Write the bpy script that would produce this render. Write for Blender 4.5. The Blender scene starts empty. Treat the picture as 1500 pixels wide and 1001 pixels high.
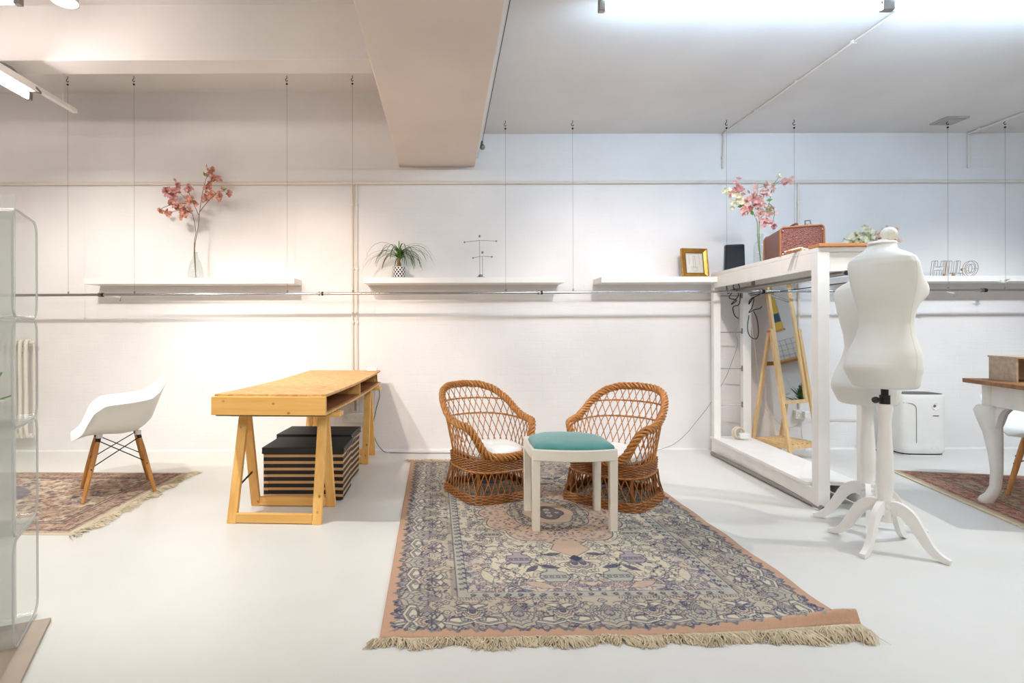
import bpy, bmesh, math, random
import numpy as np
from mathutils import Vector, Matrix

R = math.radians
PI = math.pi
sc = bpy.context.scene
C = sc.collection

# ---------------------------------------------------------------- camera
CAMZ, F, VX, VY, ROLL = 1.13, 820.0, 651.0, 483.0, 0.003
cd = bpy.data.cameras.new('camera')
cam = bpy.data.objects.new('camera', cd)
C.objects.link(cam)
cam.location = (0, 0, CAMZ)
cam.rotation_euler = (PI / 2, ROLL, 0)
cd.sensor_width = 36.0
cd.lens = F / 1500 * 36.0
cd.shift_x = (750 - VX) / 1500
cd.shift_y = -(500.5 - VY) / 1500
cd.clip_start = 0.05
sc.camera = cam
sc.view_settings.view_transform = 'Standard'
sc.view_settings.look = 'None'
sc.view_settings.gamma = 1
sc.view_settings.exposure = 0.13
sc.cycles.max_bounces = 10
sc.cycles.diffuse_bounces = 6
sc.cycles.transparent_max_bounces = 24
sc.cycles.sample_clamp_indirect = 6

# ---------------------------------------------------------------- world and lamps
w = bpy.data.worlds.new('world')
sc.world = w
w.use_nodes = True
w.node_tree.nodes['Background'].inputs[0].default_value = (0.8, 0.88, 1, 1)
w.node_tree.nodes['Background'].inputs[1].default_value = 0.3

# watts and colours of every lamp, in one place
LAMPS = {
    'tube_right': (82, (.54, .76, 1.0)), 'tube_left': (58, (1, .88, .84)), 'round': (14, (1, .85, .66)),
    'floor_left': (178, (.97, 1, .98)), 'wall_left': (118, (1, .97, .89)), 'wall_mid': (142, (1, .79, .67)),
    'stand_right': (155, (1, .95, .88)), 'wall_right': (165, (1, .96, .91)), 'wall_centre': (135, (1, .85, .76)),
    'tube_on': (26, (.54, .76, 1.0)), 'front_fill': (122, (1, .96, .84)), 'rows': (13, (1, .92, .86)),
}
def spot(key, loc, aim, size, blend=0.5, rad=0.03):
    watts, col = LAMPS[key]
    l = bpy.data.lights.new('spot_light', 'SPOT')
    l.energy = watts; l.color = col; l.spot_size = R(size); l.spot_blend = blend; l.shadow_soft_size = rad
    o = bpy.data.objects.new('spot_light', l); C.objects.link(o)
    o.location = loc
    o.rotation_euler = (Vector(aim) - Vector(loc)).to_track_quat('-Z', 'Y').to_euler()
    return o
spot('floor_left', (-1.86, 2.75, 2.72), (-1.55, 3.7, 0.2), 105, 0.7)
spot('wall_left', (-3.0, 3.1, 2.75), (-3.1, 5.2, 0.75), 85, 0.8)
spot('wall_mid', (-1.3, 3.0, 2.6), (-1.2, 5.2, 0.9), 70, 0.8)
spot('stand_right', (4.2, 2.6, 2.80), (2.15, 3.3, 0.0), 66, 0.6, 0.02)
spot('wall_right', (4.7, 3.0, 2.75), (4.7, 5.2, 0.1), 74, 1.0)
spot('wall_centre', (1.6, 2.9, 2.8), (1.7, 5.2, 0.5), 84, 0.9)
for x in (-1.6, 1.4):  # added fill lamps behind the camera, lightening the sides that face it
    spot('front_fill', (x, -1.2, 2.75), (x * .8, 4.4, 0.9), 75, 0.9, 0.25)
def area(key, loc, aim, sx, sy):
    watts, col = LAMPS[key]
    l = bpy.data.lights.new('unseen_strip_light', 'AREA')
    l.shape = 'RECTANGLE'; l.size = sx; l.size_y = sy; l.energy = watts; l.color = col
    o = bpy.data.objects.new('unseen_strip_light', l); C.objects.link(o)
    o.location = loc
    o.rotation_euler = (Vector(aim) - Vector(loc)).to_track_quat('-Z', 'Y').to_euler()
    return o
area('tube_on', (4.68, 2.99, 2.84), (4.68, 3.4, 0), 1.5, 0.05)
# strip lamps added unseen behind the photographer, to brighten the room
for x in (-2.6, 1.6, 4.4):
    area('rows', (x, 0.3, 2.85), (x, 0.3, 0), 1.5, 0.06)
    area('rows', (x, -2.2, 2.85), (x, -2.2, 0), 1.5, 0.06)

# ---------------------------------------------------------------- helpers
def P(px, py, Y):
    """point of the photograph at depth Y, in metres"""
    dx, dy = px - VX, py - VY
    a, b = dx - ROLL * dy, dy + ROLL * dx
    return Vector((a / F * Y, Y, CAMZ - b / F * Y))
def G(px, py, z=0.0):
    """point of the photograph that lies at height z"""
    dx, dy = px - VX, py - VY
    b = dy + ROLL * dx
    return P(px, py, F * (CAMZ - z) / b)

class MB:
    def __init__(s, off=(0, 0, 0)):
        s.v, s.f, s.off = [], [], Vector(off)
    def add(s, vs, fs, M=None):
        n = len(s.v)
        for p in vs:
            p = Vector(p)
            if M is not None: p = M @ p
            s.v.append(p - s.off)
        s.f += [[n + i for i in f] for f in fs]
        return s
    def bx(s, x0, x1, y0, y1, z0, z1, M=None):
        return s.hexa([(x0, y0, z0), (x1, y0, z0), (x1, y1, z0), (x0, y1, z0)], [(x0, y0, z1), (x1, y0, z1), (x1, y1, z1), (x0, y1, z1)], M)
    def hexa(s, b, t, M=None):
        return s.add(list(b) + list(t), [(3, 2, 1, 0), (4, 5, 6, 7), (0, 1, 5, 4), (1, 2, 6, 5), (2, 3, 7, 6), (3, 0, 4, 7)], M)
    def bar(s, a, b, wd, ht, up=(0, 0, 1)):
        a, b = Vector(a), Vector(b)
        d = (b - a).normalized()
        x = d.cross(Vector(up))
        if x.length < 1e-4: x = d.cross(Vector((0, 1, 0)))
        x.normalize(); y = x.cross(d)
        q = [x * i * wd / 2 + y * j * ht / 2 for i, j in ((-1, -1), (1, -1), (1, 1), (-1, 1))]
        return s.hexa([a + k for k in q], [b + k for k in q])
    def tube(s, pts, r, n=8, closed=False, cap=True):
        pts = [Vector(p) for p in pts]
        m = len(pts)
        rs = r if isinstance(r, (list, tuple)) else [r] * m
        ring, prev = [], None
        for i, p in enumerate(pts):
            a = pts[(i - 1) % m] if (closed or i > 0) else p
            b = pts[(i + 1) % m] if (closed or i < m - 1) else p
            t = (b - a)
            t = t.normalized() if t.length > 1e-9 else Vector((0, 0, 1))
            if prev is None:
                x = t.cross(Vector((0, 0, 1)) if abs(t.z) < .9 else Vector((1, 0, 0))).normalized()
            else:
                x = prev - t * prev.dot(t)
                x = x.normalized() if x.length > 1e-6 else t.orthogonal().normalized()
            prev = x
            y = t.cross(x)
            ring.append([p + (x * math.cos(2 * PI * k / n) + y * math.sin(2 * PI * k / n)) * rs[i] for k in range(n)])
        return s.loft(ring, cap and not closed, closed)
    def loft(s, rings, caps=True, closed=False, M=None):
        n, m = len(rings[0]), len(rings)
        vs = [p for r_ in rings for p in r_]
        fs = []
        for i in range(m if closed else m - 1):
            j = (i + 1) % m
            for k in range(n):
                l = (k + 1) % n
                fs.append((i * n + k, i * n + l, j * n + l, j * n + k))
        if caps:
            fs.append(tuple(range(n - 1, -1, -1)))
            fs.append(tuple((m - 1) * n + k for k in range(n)))
        return s.add(vs, fs, M)
    def sheet(s, rows, M=None):
        n, m = len(rows[0]), len(rows)
        return s.add([p for r_ in rows for p in r_], [(i * n + k, i * n + k + 1, (i + 1) * n + k + 1, (i + 1) * n + k) for i in range(m - 1) for k in range(n - 1)], M)
    def lathe(s, prof, n=24, c=(0, 0, 0), M=None, caps=True):
        c = Vector(c)
        return s.loft([[c + Vector((max(r, 1e-4) * math.cos(2 * PI * k / n), max(r, 1e-4) * math.sin(2 * PI * k / n), z)) for k in range(n)] for r, z in prof], caps, False, M)
    def ball(s, c, r, n=12, m=7, sz=1.0):
        return s.lathe([(r * math.sin(PI * i / m), -r * sz * math.cos(PI * i / m)) for i in range(m + 1)], n, c)
    def prism(s, poly, z0, z1, M=None):
        return s.loft([[Vector((x, y, z0)) for x, y in poly], [Vector((x, y, z1)) for x, y in poly]], True, False, M)
    def build(s, name, mat, parent=None, bevel=0.0, flat=False, angle=40, seg=2, fix=True):
        me = bpy.data.meshes.new(name)
        me.from_pydata([tuple(p) for p in s.v], [], s.f)
        if fix:
            b = bmesh.new(); b.from_mesh(me)
            bmesh.ops.recalc_face_normals(b, faces=b.faces)
            b.to_mesh(me); b.free()
        if not flat:
            me.polygons.foreach_set('use_smooth', [True] * len(me.polygons))
            me.set_sharp_from_angle(angle=R(angle))
        me.materials.append(mat)
        o = bpy.data.objects.new(name, me)
        C.objects.link(o)
        if parent is not None: o.parent = parent
        if bevel:
            m = o.modifiers.new('bevel', 'BEVEL'); m.width = bevel; m.segments = seg; m.limit_method = 'ANGLE'; m.angle_limit = R(40)
        return o

def tag(o, label=None, cat=None, group=None, kind=None):
    for k, v in (('label', label), ('category', cat), ('group', group), ('kind', kind)):
        if v: o[k] = v
    return o
def thing(name, loc, label, cat, rz=0.0, group=None):
    o = bpy.data.objects.new(name, None)
    C.objects.link(o)
    o.location = loc; o.rotation_euler = (0, 0, rz)
    return tag(o, label, cat, group)
def struct(o):
    o['kind'] = 'structure'
    return o
def copy_tree(o, parent=None):
    c = o.copy(); C.objects.link(c)
    c.parent = parent
    for ch in list(o.children):
        copy_tree(ch, c)
    return c
def mesh_copy(o, name, parent, loc, rot=(0, 0, 0), s=1.0):
    c = bpy.data.objects.new(name, o.data); C.objects.link(c)
    c.parent = parent; c.location = loc; c.rotation_euler = rot
    c.scale = (s, s, s)
    return c
def spline(pts, n=8):
    """Catmull-Rom through pts"""
    pts = [Vector(p) for p in pts]
    q = [pts[0] * 2 - pts[1]] + pts + [pts[-1] * 2 - pts[-2]]
    out = []
    for i in range(1, len(q) - 2):
        a, b, c_, d = q[i - 1:i + 3]
        for k in range(n):
            t = k / n
            out.append(.5 * (2 * b + (c_ - a) * t + (2 * a - 5 * b + 4 * c_ - d) * t * t + (3 * b - a - 3 * c_ + d) * t ** 3))
    out.append(pts[-1])
    return out
def lerp(a, b, t): return a + (b - a) * t
def smooth(a, b, x):
    t = min(1, max(0, (x - a) / (b - a)))
    return t * t * (3 - 2 * t)
def interp(x, xs, ys): return float(np.interp(x, xs, ys))

# ---------------------------------------------------------------- materials
def lin(c):
    o = []
    for v in c[:3]:
        v /= 255.0
        o.append(v / 12.92 if v <= .04045 else ((v + .055) / 1.055) ** 2.4)
    return tuple(o) + (1.0,)
def base_mat(name, rough=.5, metal=0.0):
    m = bpy.data.materials.new(name); m.use_nodes = True
    nt = m.node_tree
    b = nt.nodes['Principled BSDF']
    b.inputs['Roughness'].default_value = rough
    b.inputs['Metallic'].default_value = metal
    return m, nt, b
def coords(nt, scale=(1, 1, 1), kind='Object'):
    t = nt.nodes.new('ShaderNodeTexCoord'); mp = nt.nodes.new('ShaderNodeMapping')
    mp.inputs['Scale'].default_value = scale
    nt.links.new(t.outputs[kind], mp.inputs['Vector'])
    return mp.outputs['Vector']
def noise(nt, vec, scale, detail=3, rough=.55):
    n = nt.nodes.new('ShaderNodeTexNoise')
    n.inputs['Scale'].default_value = scale; n.inputs['Detail'].default_value = detail; n.inputs['Roughness'].default_value = rough
    nt.links.new(vec, n.inputs['Vector'])
    return n.outputs['Fac']
def ramp(nt, fac, stops):
    r = nt.nodes.new('ShaderNodeValToRGB')
    e = r.color_ramp.elements
    while len(e) < len(stops): e.new(.5)
    for k, (p, c) in enumerate(stops):
        e[k].position = p; e[k].color = c
    nt.links.new(fac, r.inputs['Fac'])
    return r.outputs['Color']
def mixc(nt, fac, a, b, mode='MIX'):
    m = nt.nodes.new('ShaderNodeMix'); m.data_type = 'RGBA'; m.blend_type = mode
    for sck, v in ((m.inputs['Factor'], fac), (m.inputs['A'], a), (m.inputs['B'], b)):
        if isinstance(v, (int, float)): sck.default_value = v
        elif isinstance(v, tuple): sck.default_value = v
        else: nt.links.new(v, sck)
    return m.outputs['Result']
def bump(nt, b, h, strength=.2, dist=.01):
    n = nt.nodes.new('ShaderNodeBump'); n.inputs['Strength'].default_value = strength; n.inputs['Distance'].default_value = dist
    nt.links.new(h, n.inputs['Height']); nt.links.new(n.outputs['Normal'], b.inputs['Normal'])
def mat(name, col, rough=.5, metal=0.0, vary=.06, vscale=8, bscale=0, bstr=.15, sheen=0, coat=0):
    """one colour with slow, faint variation and an optional fine relief"""
    m, nt, b = base_mat(name, rough, metal)
    c = lin(col)
    v = coords(nt)
    d = tuple(x * (1 - vary * 2) for x in c[:3]) + (1,)
    nt.links.new(ramp(nt, noise(nt, v, vscale), [(.3, d), (.62, c)]), b.inputs['Base Color'])
    if bscale: bump(nt, b, noise(nt, v, bscale, 4), bstr, .004)
    if sheen: b.inputs['Sheen Weight'].default_value = sheen
    if coat: b.inputs['Coat Weight'].default_value = coat
    return m
def wood(name, c1, c2, scale=(26, 26, 1.6), rough=.5, knots=True, ck=(120, 66, 28)):
    m, nt, b = base_mat(name, rough)
    v = coords(nt, scale)
    g = ramp(nt, noise(nt, v, 1.0, 5, .6), [(.3, lin(c2)), (.66, lin(c1))])
    if knots:
        vv = coords(nt, tuple(12.0 if s > 5 else 9.0 for s in scale))
        vo = nt.nodes.new('ShaderNodeTexVoronoi'); vo.inputs['Scale'].default_value = 1.0
        nt.links.new(vv, vo.inputs['Vector'])
        k = ramp(nt, vo.outputs['Distance'], [(.06, (.8, .8, .8, 1)), (.13, (0, 0, 0, 1))])
        g = mixc(nt, k, g, lin(ck))
    nt.links.new(g, b.inputs['Base Color'])
    bump(nt, b, noise(nt, v, 2.0, 3), .08, .002)
    return m
def emit(name, col, strength):
    m, nt, b = base_mat(name, .4)
    b.inputs['Base Color'].default_value = lin((240, 240, 240))
    b.inputs['Emission Color'].default_value = tuple(col) + (1,)
    b.inputs['Emission Strength'].default_value = strength
    return m
def clear(name, tint=(1, 1, 1), rough=.02, haze=0.0, ior=1.35):
    """thin clear sheet: what it lets through, what it mirrors and a faint milky haze"""
    m = bpy.data.materials.new(name); m.use_nodes = True
    nt = m.node_tree; nt.nodes.clear()
    out = nt.nodes.new('ShaderNodeOutputMaterial')
    tr = nt.nodes.new('ShaderNodeBsdfTransparent'); tr.inputs[0].default_value = tuple(tint) + (1,)
    gl = nt.nodes.new('ShaderNodeBsdfGlossy'); gl.inputs['Roughness'].default_value = rough
    lw_ = nt.nodes.new('ShaderNodeLayerWeight'); lw_.inputs['Blend'].default_value = .5
    pw = nt.nodes.new('ShaderNodeMath'); pw.operation = 'POWER'; pw.inputs[1].default_value = 4; nt.links.new(lw_.outputs['Facing'], pw.inputs[0])
    fr = nt.nodes.new('ShaderNodeMath'); fr.operation = 'MULTIPLY_ADD'; fr.inputs[1].default_value = .5; fr.inputs[2].default_value = .03; nt.links.new(pw.outputs[0], fr.inputs[0])
    mx = nt.nodes.new('ShaderNodeMixShader')
    nt.links.new(fr.outputs[0], mx.inputs[0]); nt.links.new(tr.outputs[0], mx.inputs[1]); nt.links.new(gl.outputs[0], mx.inputs[2])
    last = mx.outputs[0]
    if haze:
        df = nt.nodes.new('ShaderNodeBsdfDiffuse'); df.inputs[0].default_value = (.85, .86, .85, 1)
        m2 = nt.nodes.new('ShaderNodeMixShader'); m2.inputs[0].default_value = haze
        nt.links.new(last, m2.inputs[1]); nt.links.new(df.outputs[0], m2.inputs[2]); last = m2.outputs[0]
    nt.links.new(last, out.inputs[0])
    return m

M = {}
M['wall'] = None
def wall_mat(name, col, brick=True):
    m, nt, b = base_mat(name, .75)
    v = coords(nt)
    nt.links.new(ramp(nt, noise(nt, v, 1.3, 5), [(.3, lin(tuple(c * .955 for c in col))), (.65, lin(col))]), b.inputs['Base Color'])
    n1 = noise(nt, v, 34, 4)
    if brick:
        mp = nt.nodes.new('ShaderNodeMapping'); mp.inputs['Rotation'].default_value = (PI / 2, 0, 0)
        tc = nt.nodes.new('ShaderNodeTexCoord'); nt.links.new(tc.outputs['Object'], mp.inputs['Vector'])
        # courses of painted brick, only just visible: x runs along the wall, z up
        sep = nt.nodes.new('ShaderNodeSeparateXYZ'); nt.links.new(tc.outputs['Object'], sep.inputs[0])
        cmb = nt.nodes.new('ShaderNodeCombineXYZ'); nt.links.new(sep.outputs['X'], cmb.inputs['X']); nt.links.new(sep.outputs['Z'], cmb.inputs['Y'])
        wob = nt.nodes.new('ShaderNodeTexNoise'); wob.inputs['Scale'].default_value = 5
        nt.links.new(tc.outputs['Object'], wob.inputs['Vector'])
        add = nt.nodes.new('ShaderNodeMixRGB'); add.blend_type = 'LINEAR_LIGHT'; add.inputs[0].default_value = .02
        nt.links.new(cmb.outputs[0], add.inputs[1]); nt.links.new(wob.outputs['Color'], add.inputs[2])
        br = nt.nodes.new('ShaderNodeTexBrick')
        br.inputs['Scale'].default_value = 1.0; br.inputs['Brick Width'].default_value = .26; br.inputs['Row Height'].default_value = .078
        br.inputs['Mortar Size'].default_value = .006; br.inputs['Mortar Smooth'].default_value = 1.0
        nt.links.new(add.outputs[0], br.inputs['Vector'])
        inv = nt.nodes.new('ShaderNodeMath'); inv.operation = 'MULTIPLY_ADD'; inv.inputs[1].default_value = -.6
        nt.links.new(br.outputs['Fac'], inv.inputs[0]); nt.links.new(n1, inv.inputs[2])
        bump(nt, b, inv.outputs[0], .13, .006)
    else:
        bump(nt, b, n1, .1, .005)
    return m
M['wall'] = wall_mat('painted_brick', (232, 230, 229))
M['plaster'] = wall_mat('plaster', (226, 222, 219), False)
M['beam'] = wall_mat('beam_plaster', (226, 212, 202), False)
m, nt, b = base_mat('white_epoxy', .32)
v = coords(nt)
nt.links.new(ramp(nt, noise(nt, v, .9, 6, .6), [(.3, lin((208, 207, 202))), (.66, lin((217, 216, 211)))]), b.inputs['Base Color'])
nt.links.new(ramp(nt, noise(nt, v, 3, 4), [(.2, (.30, .30, .30, 1)), (.8, (.38, .38, .38, 1))]), b.inputs['Roughness'])
M['floor'] = m
M['white'] = mat('white_paint', (236, 234, 230), .4, vary=.02)
M['cream'] = mat('cream_lacquer', (232, 226, 214), .35, vary=.02)
M['plastic'] = mat('white_plastic', (232, 231, 226), .32, vary=.02)
M['metal'] = mat('chrome', (190, 190, 192), .16, 1.0, vary=.02)
M['steel'] = mat('brushed_steel', (150, 145, 140), .33, 1.0, vary=.05)
M['dark_metal'] = mat('dark_metal', (45, 42, 40), .4, .6)
M['black'] = mat('black_plastic', (22, 22, 24), .45)
M['wire'] = mat('grey_wire', (150, 142, 134), .5, .3)
M['pine_x'] = wood('pine_along_x', (240, 190, 110), (224, 168, 88), (1.6, 24, 24))
M['pine_y'] = wood('pine_along_y', (240, 190, 110), (224, 168, 88), (24, 1.6, 24))
M['pine_z'] = wood('pine_upright', (240, 190, 110), (222, 164, 86), (24, 24, 1.6))
M['pale_pine'] = wood('pale_pine', (228, 196, 146), (210, 172, 118), (30, 30, 2), knots=False)
M['oak'] = wood('oak_leg', (205, 146, 78), (178, 118, 58), (40, 40, 3), knots=False)
M['walnut'] = wood('brown_tabletop', (150, 104, 62), (112, 72, 40), (1.8, 26, 26), knots=False)
M['orange_board'] = wood('orange_board', (206, 142, 84), (180, 116, 64), (2, 30, 30), knots=False)
M['hardboard'] = mat('brown_hardboard', (150, 96, 58), .6, bscale=80)
m, nt, b = base_mat('oriented_strand_board', .5)
v = coords(nt, (30, 55, 30))
vo = nt.nodes.new('ShaderNodeTexVoronoi'); vo.inputs['Scale'].default_value = 1.0; vo.inputs['Randomness'].default_value = 1
mixv = nt.nodes.new('ShaderNodeMixRGB'); mixv.blend_type = 'LINEAR_LIGHT'; mixv.inputs[0].default_value = .9
nz = nt.nodes.new('ShaderNodeTexNoise'); nz.inputs['Scale'].default_value = .35; nt.links.new(v, nz.inputs['Vector'])
nt.links.new(v, mixv.inputs[1]); nt.links.new(nz.outputs['Color'], mixv.inputs[2]); nt.links.new(mixv.outputs[0], vo.inputs['Vector'])
sp = nt.nodes.new('ShaderNodeSeparateColor'); nt.links.new(vo.outputs['Color'], sp.inputs[0])
nt.links.new(ramp(nt, sp.outputs[0], [(.0, lin((196, 140, 76))), (.35, lin((214, 162, 96))), (.75, lin((222, 172, 108))), (1, lin((232, 188, 128)))]), b.inputs['Base Color'])
bump(nt, b, sp.outputs[1], .06, .002)
M['osb'] = m
M['acrylic'] = clear('clear_acrylic', (.965, .975, .97), .03, .05)
M['acrylic_milky'] = clear('hazy_acrylic', (.96, .965, .96), .05, .42)
M['glass'] = clear('vase_glass', (.95, .965, .96), .02, .03, 1.45)
m, nt, b = base_mat('mirror_glass', .02, 1.0); b.inputs['Base Color'].default_value = (.86, .88, .87, 1)
M['mirror'] = m
# ---------------------------------------------------------------- the room
WY = 5.24                      # face of the back wall
ZL, ZR, ZB = 3.37, 2.97, 2.66  # ceiling left of the beam, right of it, underside of the beam
LEDGE = 2.625
struct(MB().bx(-5.4, 7.2, -4, WY + .2, -.12, 0).build('floor', M['floor'], flat=True))
struct(MB().bx(-5.4, 7.2, WY, WY + .2, 0, LEDGE).bx(-5.4, 7.2, WY + .03, WY + .2, LEDGE, 3.5).build('wall_back', M['wall'], flat=True))
struct(MB().bx(-5.6, -5.4, -4.2, WY + .2, -.12, 3.5).build('wall_left', M['plaster'], flat=True))
struct(MB().bx(7.2, 7.4, -4.2, WY + .2, -.12, 3.5).build('wall_right', M['plaster'], flat=True))
struct(MB().bx(-5.6, 7.4, -4.2, -4, -.12, 3.5).build('wall_front', M['plaster'], flat=True))
struct(MB().bx(-5.4, -.3, -4, WY + .2, ZL, ZL + .2).bx(.2, 7.2, -4, WY + .2, ZR, ZL + .2).build('ceiling', M['plaster'], flat=True))
struct(MB().bx(-.42, .288, -4, WY + .03, ZB, ZL + .1).build('ceiling_beam', M['beam'], flat=True, bevel=.006))
struct(MB().bx(-5.4, -.42, 3.85, 4.06, 2.99, ZL + .05).build('ceiling_cross_beam', M['plaster'], flat=True, bevel=.006))
struct(MB().bx(.288, .318, -4, WY + .02, 2.74, 2.8).build('trim_1', M['white'], flat=True))
# ragged painted foot of the wall, where it meets the floor
rnd = random.Random(3)
pts = []
xs = np.linspace(-5.4, 7.2, 240)
struct(MB().sheet([[(x, WY - .012 - .004 * rnd.random(), 0.0) for x in xs], [(x, WY - .006 * rnd.random(), .006 + .007 * rnd.random()) for x in xs], [(x, WY + .002, .016) for x in xs]]).build('baseboard_back', M['wall'], fix=False))

# ceiling tubes in the picture
M['tube'] = emit('lit_tube', LAMPS['tube_right'][1], LAMPS['tube_right'][0])
M['tube_left'] = emit('lit_tube', LAMPS['tube_left'][1], LAMPS['tube_left'][0])
M['lamp_disc'] = emit('lit_warm_disc', LAMPS['round'][1], LAMPS['round'][0])
def tube_light(x0, y0, z0, x1, y1, z1, label, hang=0.0):
    a, b_ = Vector((x0, y0, z0)), Vector((x1, y1, z1))
    t = thing('fluorescent_light', (a + b_) / 2, label, 'ceiling light')
    off = (a + b_) / 2
    d = (b_ - a).normalized()
    h = MB(off); up = Vector((0, 0, .062))
    h.bar(a + up, b_ + up, .105, .055)
    h.build('housing', M['white'], t, bevel=.004)
    MB(off).tube([a + d * .03, b_ - d * .03], .019, 12).build('tube', M['tube' if x0 > 0 else 'tube_left'], t)
    for q in (a, b_):
        s = MB(off).bar(q - d * .017, q + d * .017, .034, .05)
        s.bar(q - d * .017 + up * .5, q + d * .017 + up * .5, .03, .05)
        s.build('socket', M['steel'], t, bevel=.003)
    if hang:
        for q in (a + d * .25, b_ - d * .25):
            MB(off).tube([q + Vector((0, 0, .08)), q + Vector((0, 0, hang))], .004, 6).build('hanger', M['steel'], t)
    return t
FY = 2.99
tube_light(.845, FY, 2.85, 2.355, FY, 2.85, 'lit fluorescent tube at the top right whose left end is in view')
tube_light(2.385, FY, 2.85, 3.895, FY, 2.85, 'lit fluorescent tube that runs out of the picture at the top right corner')
tube_light(-3.76, 2.99, 2.905, -2.27, 2.99, 2.895, 'lit fluorescent tube only just showing in the top left corner', .5)
tl = tube_light(-2.99, 2.45, 2.82, -2.95, 3.98, 2.795, 'lit fluorescent tube hung lengthwise from the white track at the top left', .1)

# white track that carries it
t = thing('lighting_track', (-3.06, 3.0, 2.95), 'slim white ceiling track running back towards the wall at top left', 'light track')
o3 = (-3.06, 3.0, 2.95)
MB(o3).bx(-3.08, -3.04, 1.2, 4.65, 2.935, 2.97).build('track_bar', M['white'], t, bevel=.003)
for y in (1.6, 3.3, 4.5):
    MB(o3).tube([(-3.06, y, 2.965), (-3.06, y, 2.99 if 3.85 < y < 4.06 else ZL)], .003, 6).build('hanger', M['white'], t)
k = MB(o3)
k.tube(spline([(-3.04, 3.75, 2.96), (-2.99, 3.86, 2.95), (-3.0, 3.98, 2.93), (-2.96, 4.05, 2.9), (-2.95, 4.1, 2.87), (-2.97, 4.02, 2.86), (-2.96, 3.94, 2.87)], 5), .007, 6)
k.build('cable', M['steel'], t)
# round lamp at the top edge
t = thing('round_lamp', (-1.86, 2.75, 2.745), 'round warm spot lamp cut by the top edge at the left', 'ceiling light')
MB().lathe([(.045, .12), (.05, .11), (.06, .02), (.064, .0), (.058, .0), (.052, .02), (.0, .03)], 28).build('lamp_can', M['white'], t)
MB().lathe([(.0, .014), (.052, .014), (.052, .018), (.0, .018)], 28).build('lens', M['lamp_disc'], t)
MB().tube([(0, 0, .11), (0, 0, ZL - 2.745)], .008, 8).build('rod', M['white'], t)

# conduits
def conduit(pts, r=.009, name='conduit_pipe', label=None, clips=(), seat=None):
    t = thing(name, pts[0], label, 'pipe')
    MB(pts[0]).tube(pts, r, 8).build('pipe', M['wallpaint'], t)
    for c in clips:
        c = Vector(c)
        MB(pts[0]).bx(c.x - .014, c.x + .014, c.y - .014, c.y + .014, c.z - .012, c.z + .012).build('clip', M['wallpaint'], t, bevel=.003)
    return t
M['wallpaint'] = mat('wall_paint', (222, 214, 203), .5, vary=.02)
M['whitepipe'] = M['wallpaint']
zc = P(651, 268.5, WY).z
conduit([(-5.38, WY - .016, zc), (7.18, WY - .016, zc)], .0155, label='long painted pipe running level along the back wall above the shelves', clips=[(x, WY - .012, zc) for x in (-4.1, -2.3, .1, 1.4, 2.9, 4.4)])
xa, xb = P(516.6, 400, WY).x, P(523, 400, WY).x
zlow = P(520, 605, WY).z
for x, lab in ((xa, 'left one of the paired upright pipes behind the wooden table'), (xb, 'right one of the paired upright pipes behind the wooden table')):
    conduit([(x, WY - .011, zc - .016), (x, WY - .011, zlow + .02)], .0105, label=lab, clips=[(x, WY - .01, z) for z in (2.3, 1.7, 1.2)])
xr = P(1169, 400, WY).x
conduit([(xr, WY - .011, zc - .016), (xr, WY - .011, P(1169, 598, WY).z)], .012, label='upright wall pipe passing behind the brown suitcase and mirror', clips=[(xr, WY - .01, z) for z in (2.3, 1.4)])
xcl = 2.62
conduit([(2.42, 3.05, ZR - .012), (xcl, 3.2, ZR - .012), (xcl, WY + .02, ZR - .012), (xcl + .01, WY + .018, ZR - .03), (xcl, WY + .018, LEDGE)], .010, label='thin conduit crossing the ceiling from the tube light to the wall', clips=[(xcl, y, ZR - .01) for y in (3.58, 4.15, 4.7, 5.15)] + [(xcl, WY + .018, 2.74)])
xc2 = 4.93
conduit([(xc2, 2.0, ZR - .012), (xc2, WY + .015, ZR - .012), (xc2, WY + .018, ZR - .03), (xc2, WY + .018, LEDGE)], .011, label='thin conduit crossing the ceiling at the far right of the room', clips=[(xc2, y, ZR - .01) for y in (3.6, 4.5, 5.15)])
t = tag(MB((4.47, 4.95, ZR - .008)).bx(4.37, 4.57, 4.86, 5.04, ZR - .014, ZR).bx(4.39, 4.55, 4.88, 5.02, ZR - .02, ZR - .014).build('ceiling_vent', mat('vent_grey', (176, 168, 158), .6), bevel=.003), 'small grey rectangular plate on the ceiling at the right', 'vent')
t.location = (4.47, 4.95, ZR - .008)
# tension wire beside the beam
o3 = (.35, 5.14, 2.84)
t = thing('tension_wire', o3, 'taut wire beside the beam ending in a round metal knob', 'wire')
MB(o3).tube([(.335, -3.9, 2.84), (.35, 5.14, 2.84)], .0028, 6).build('wire', M['dark_metal'], t)
MB(o3).tube([(.35, 5.14, 2.86), (.35, 5.14, 2.80)], .012, 8).ball((.353, 5.14, 2.805), .026).build('knob', M['steel'], t)
MB(o3).tube([(.318, 5.17, 2.84), (.36, 5.17, 2.84)], .005, 6).bx(.318, .327, 5.12, 5.2, 2.80, 2.88).build('bracket', M['steel'], t)

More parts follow.
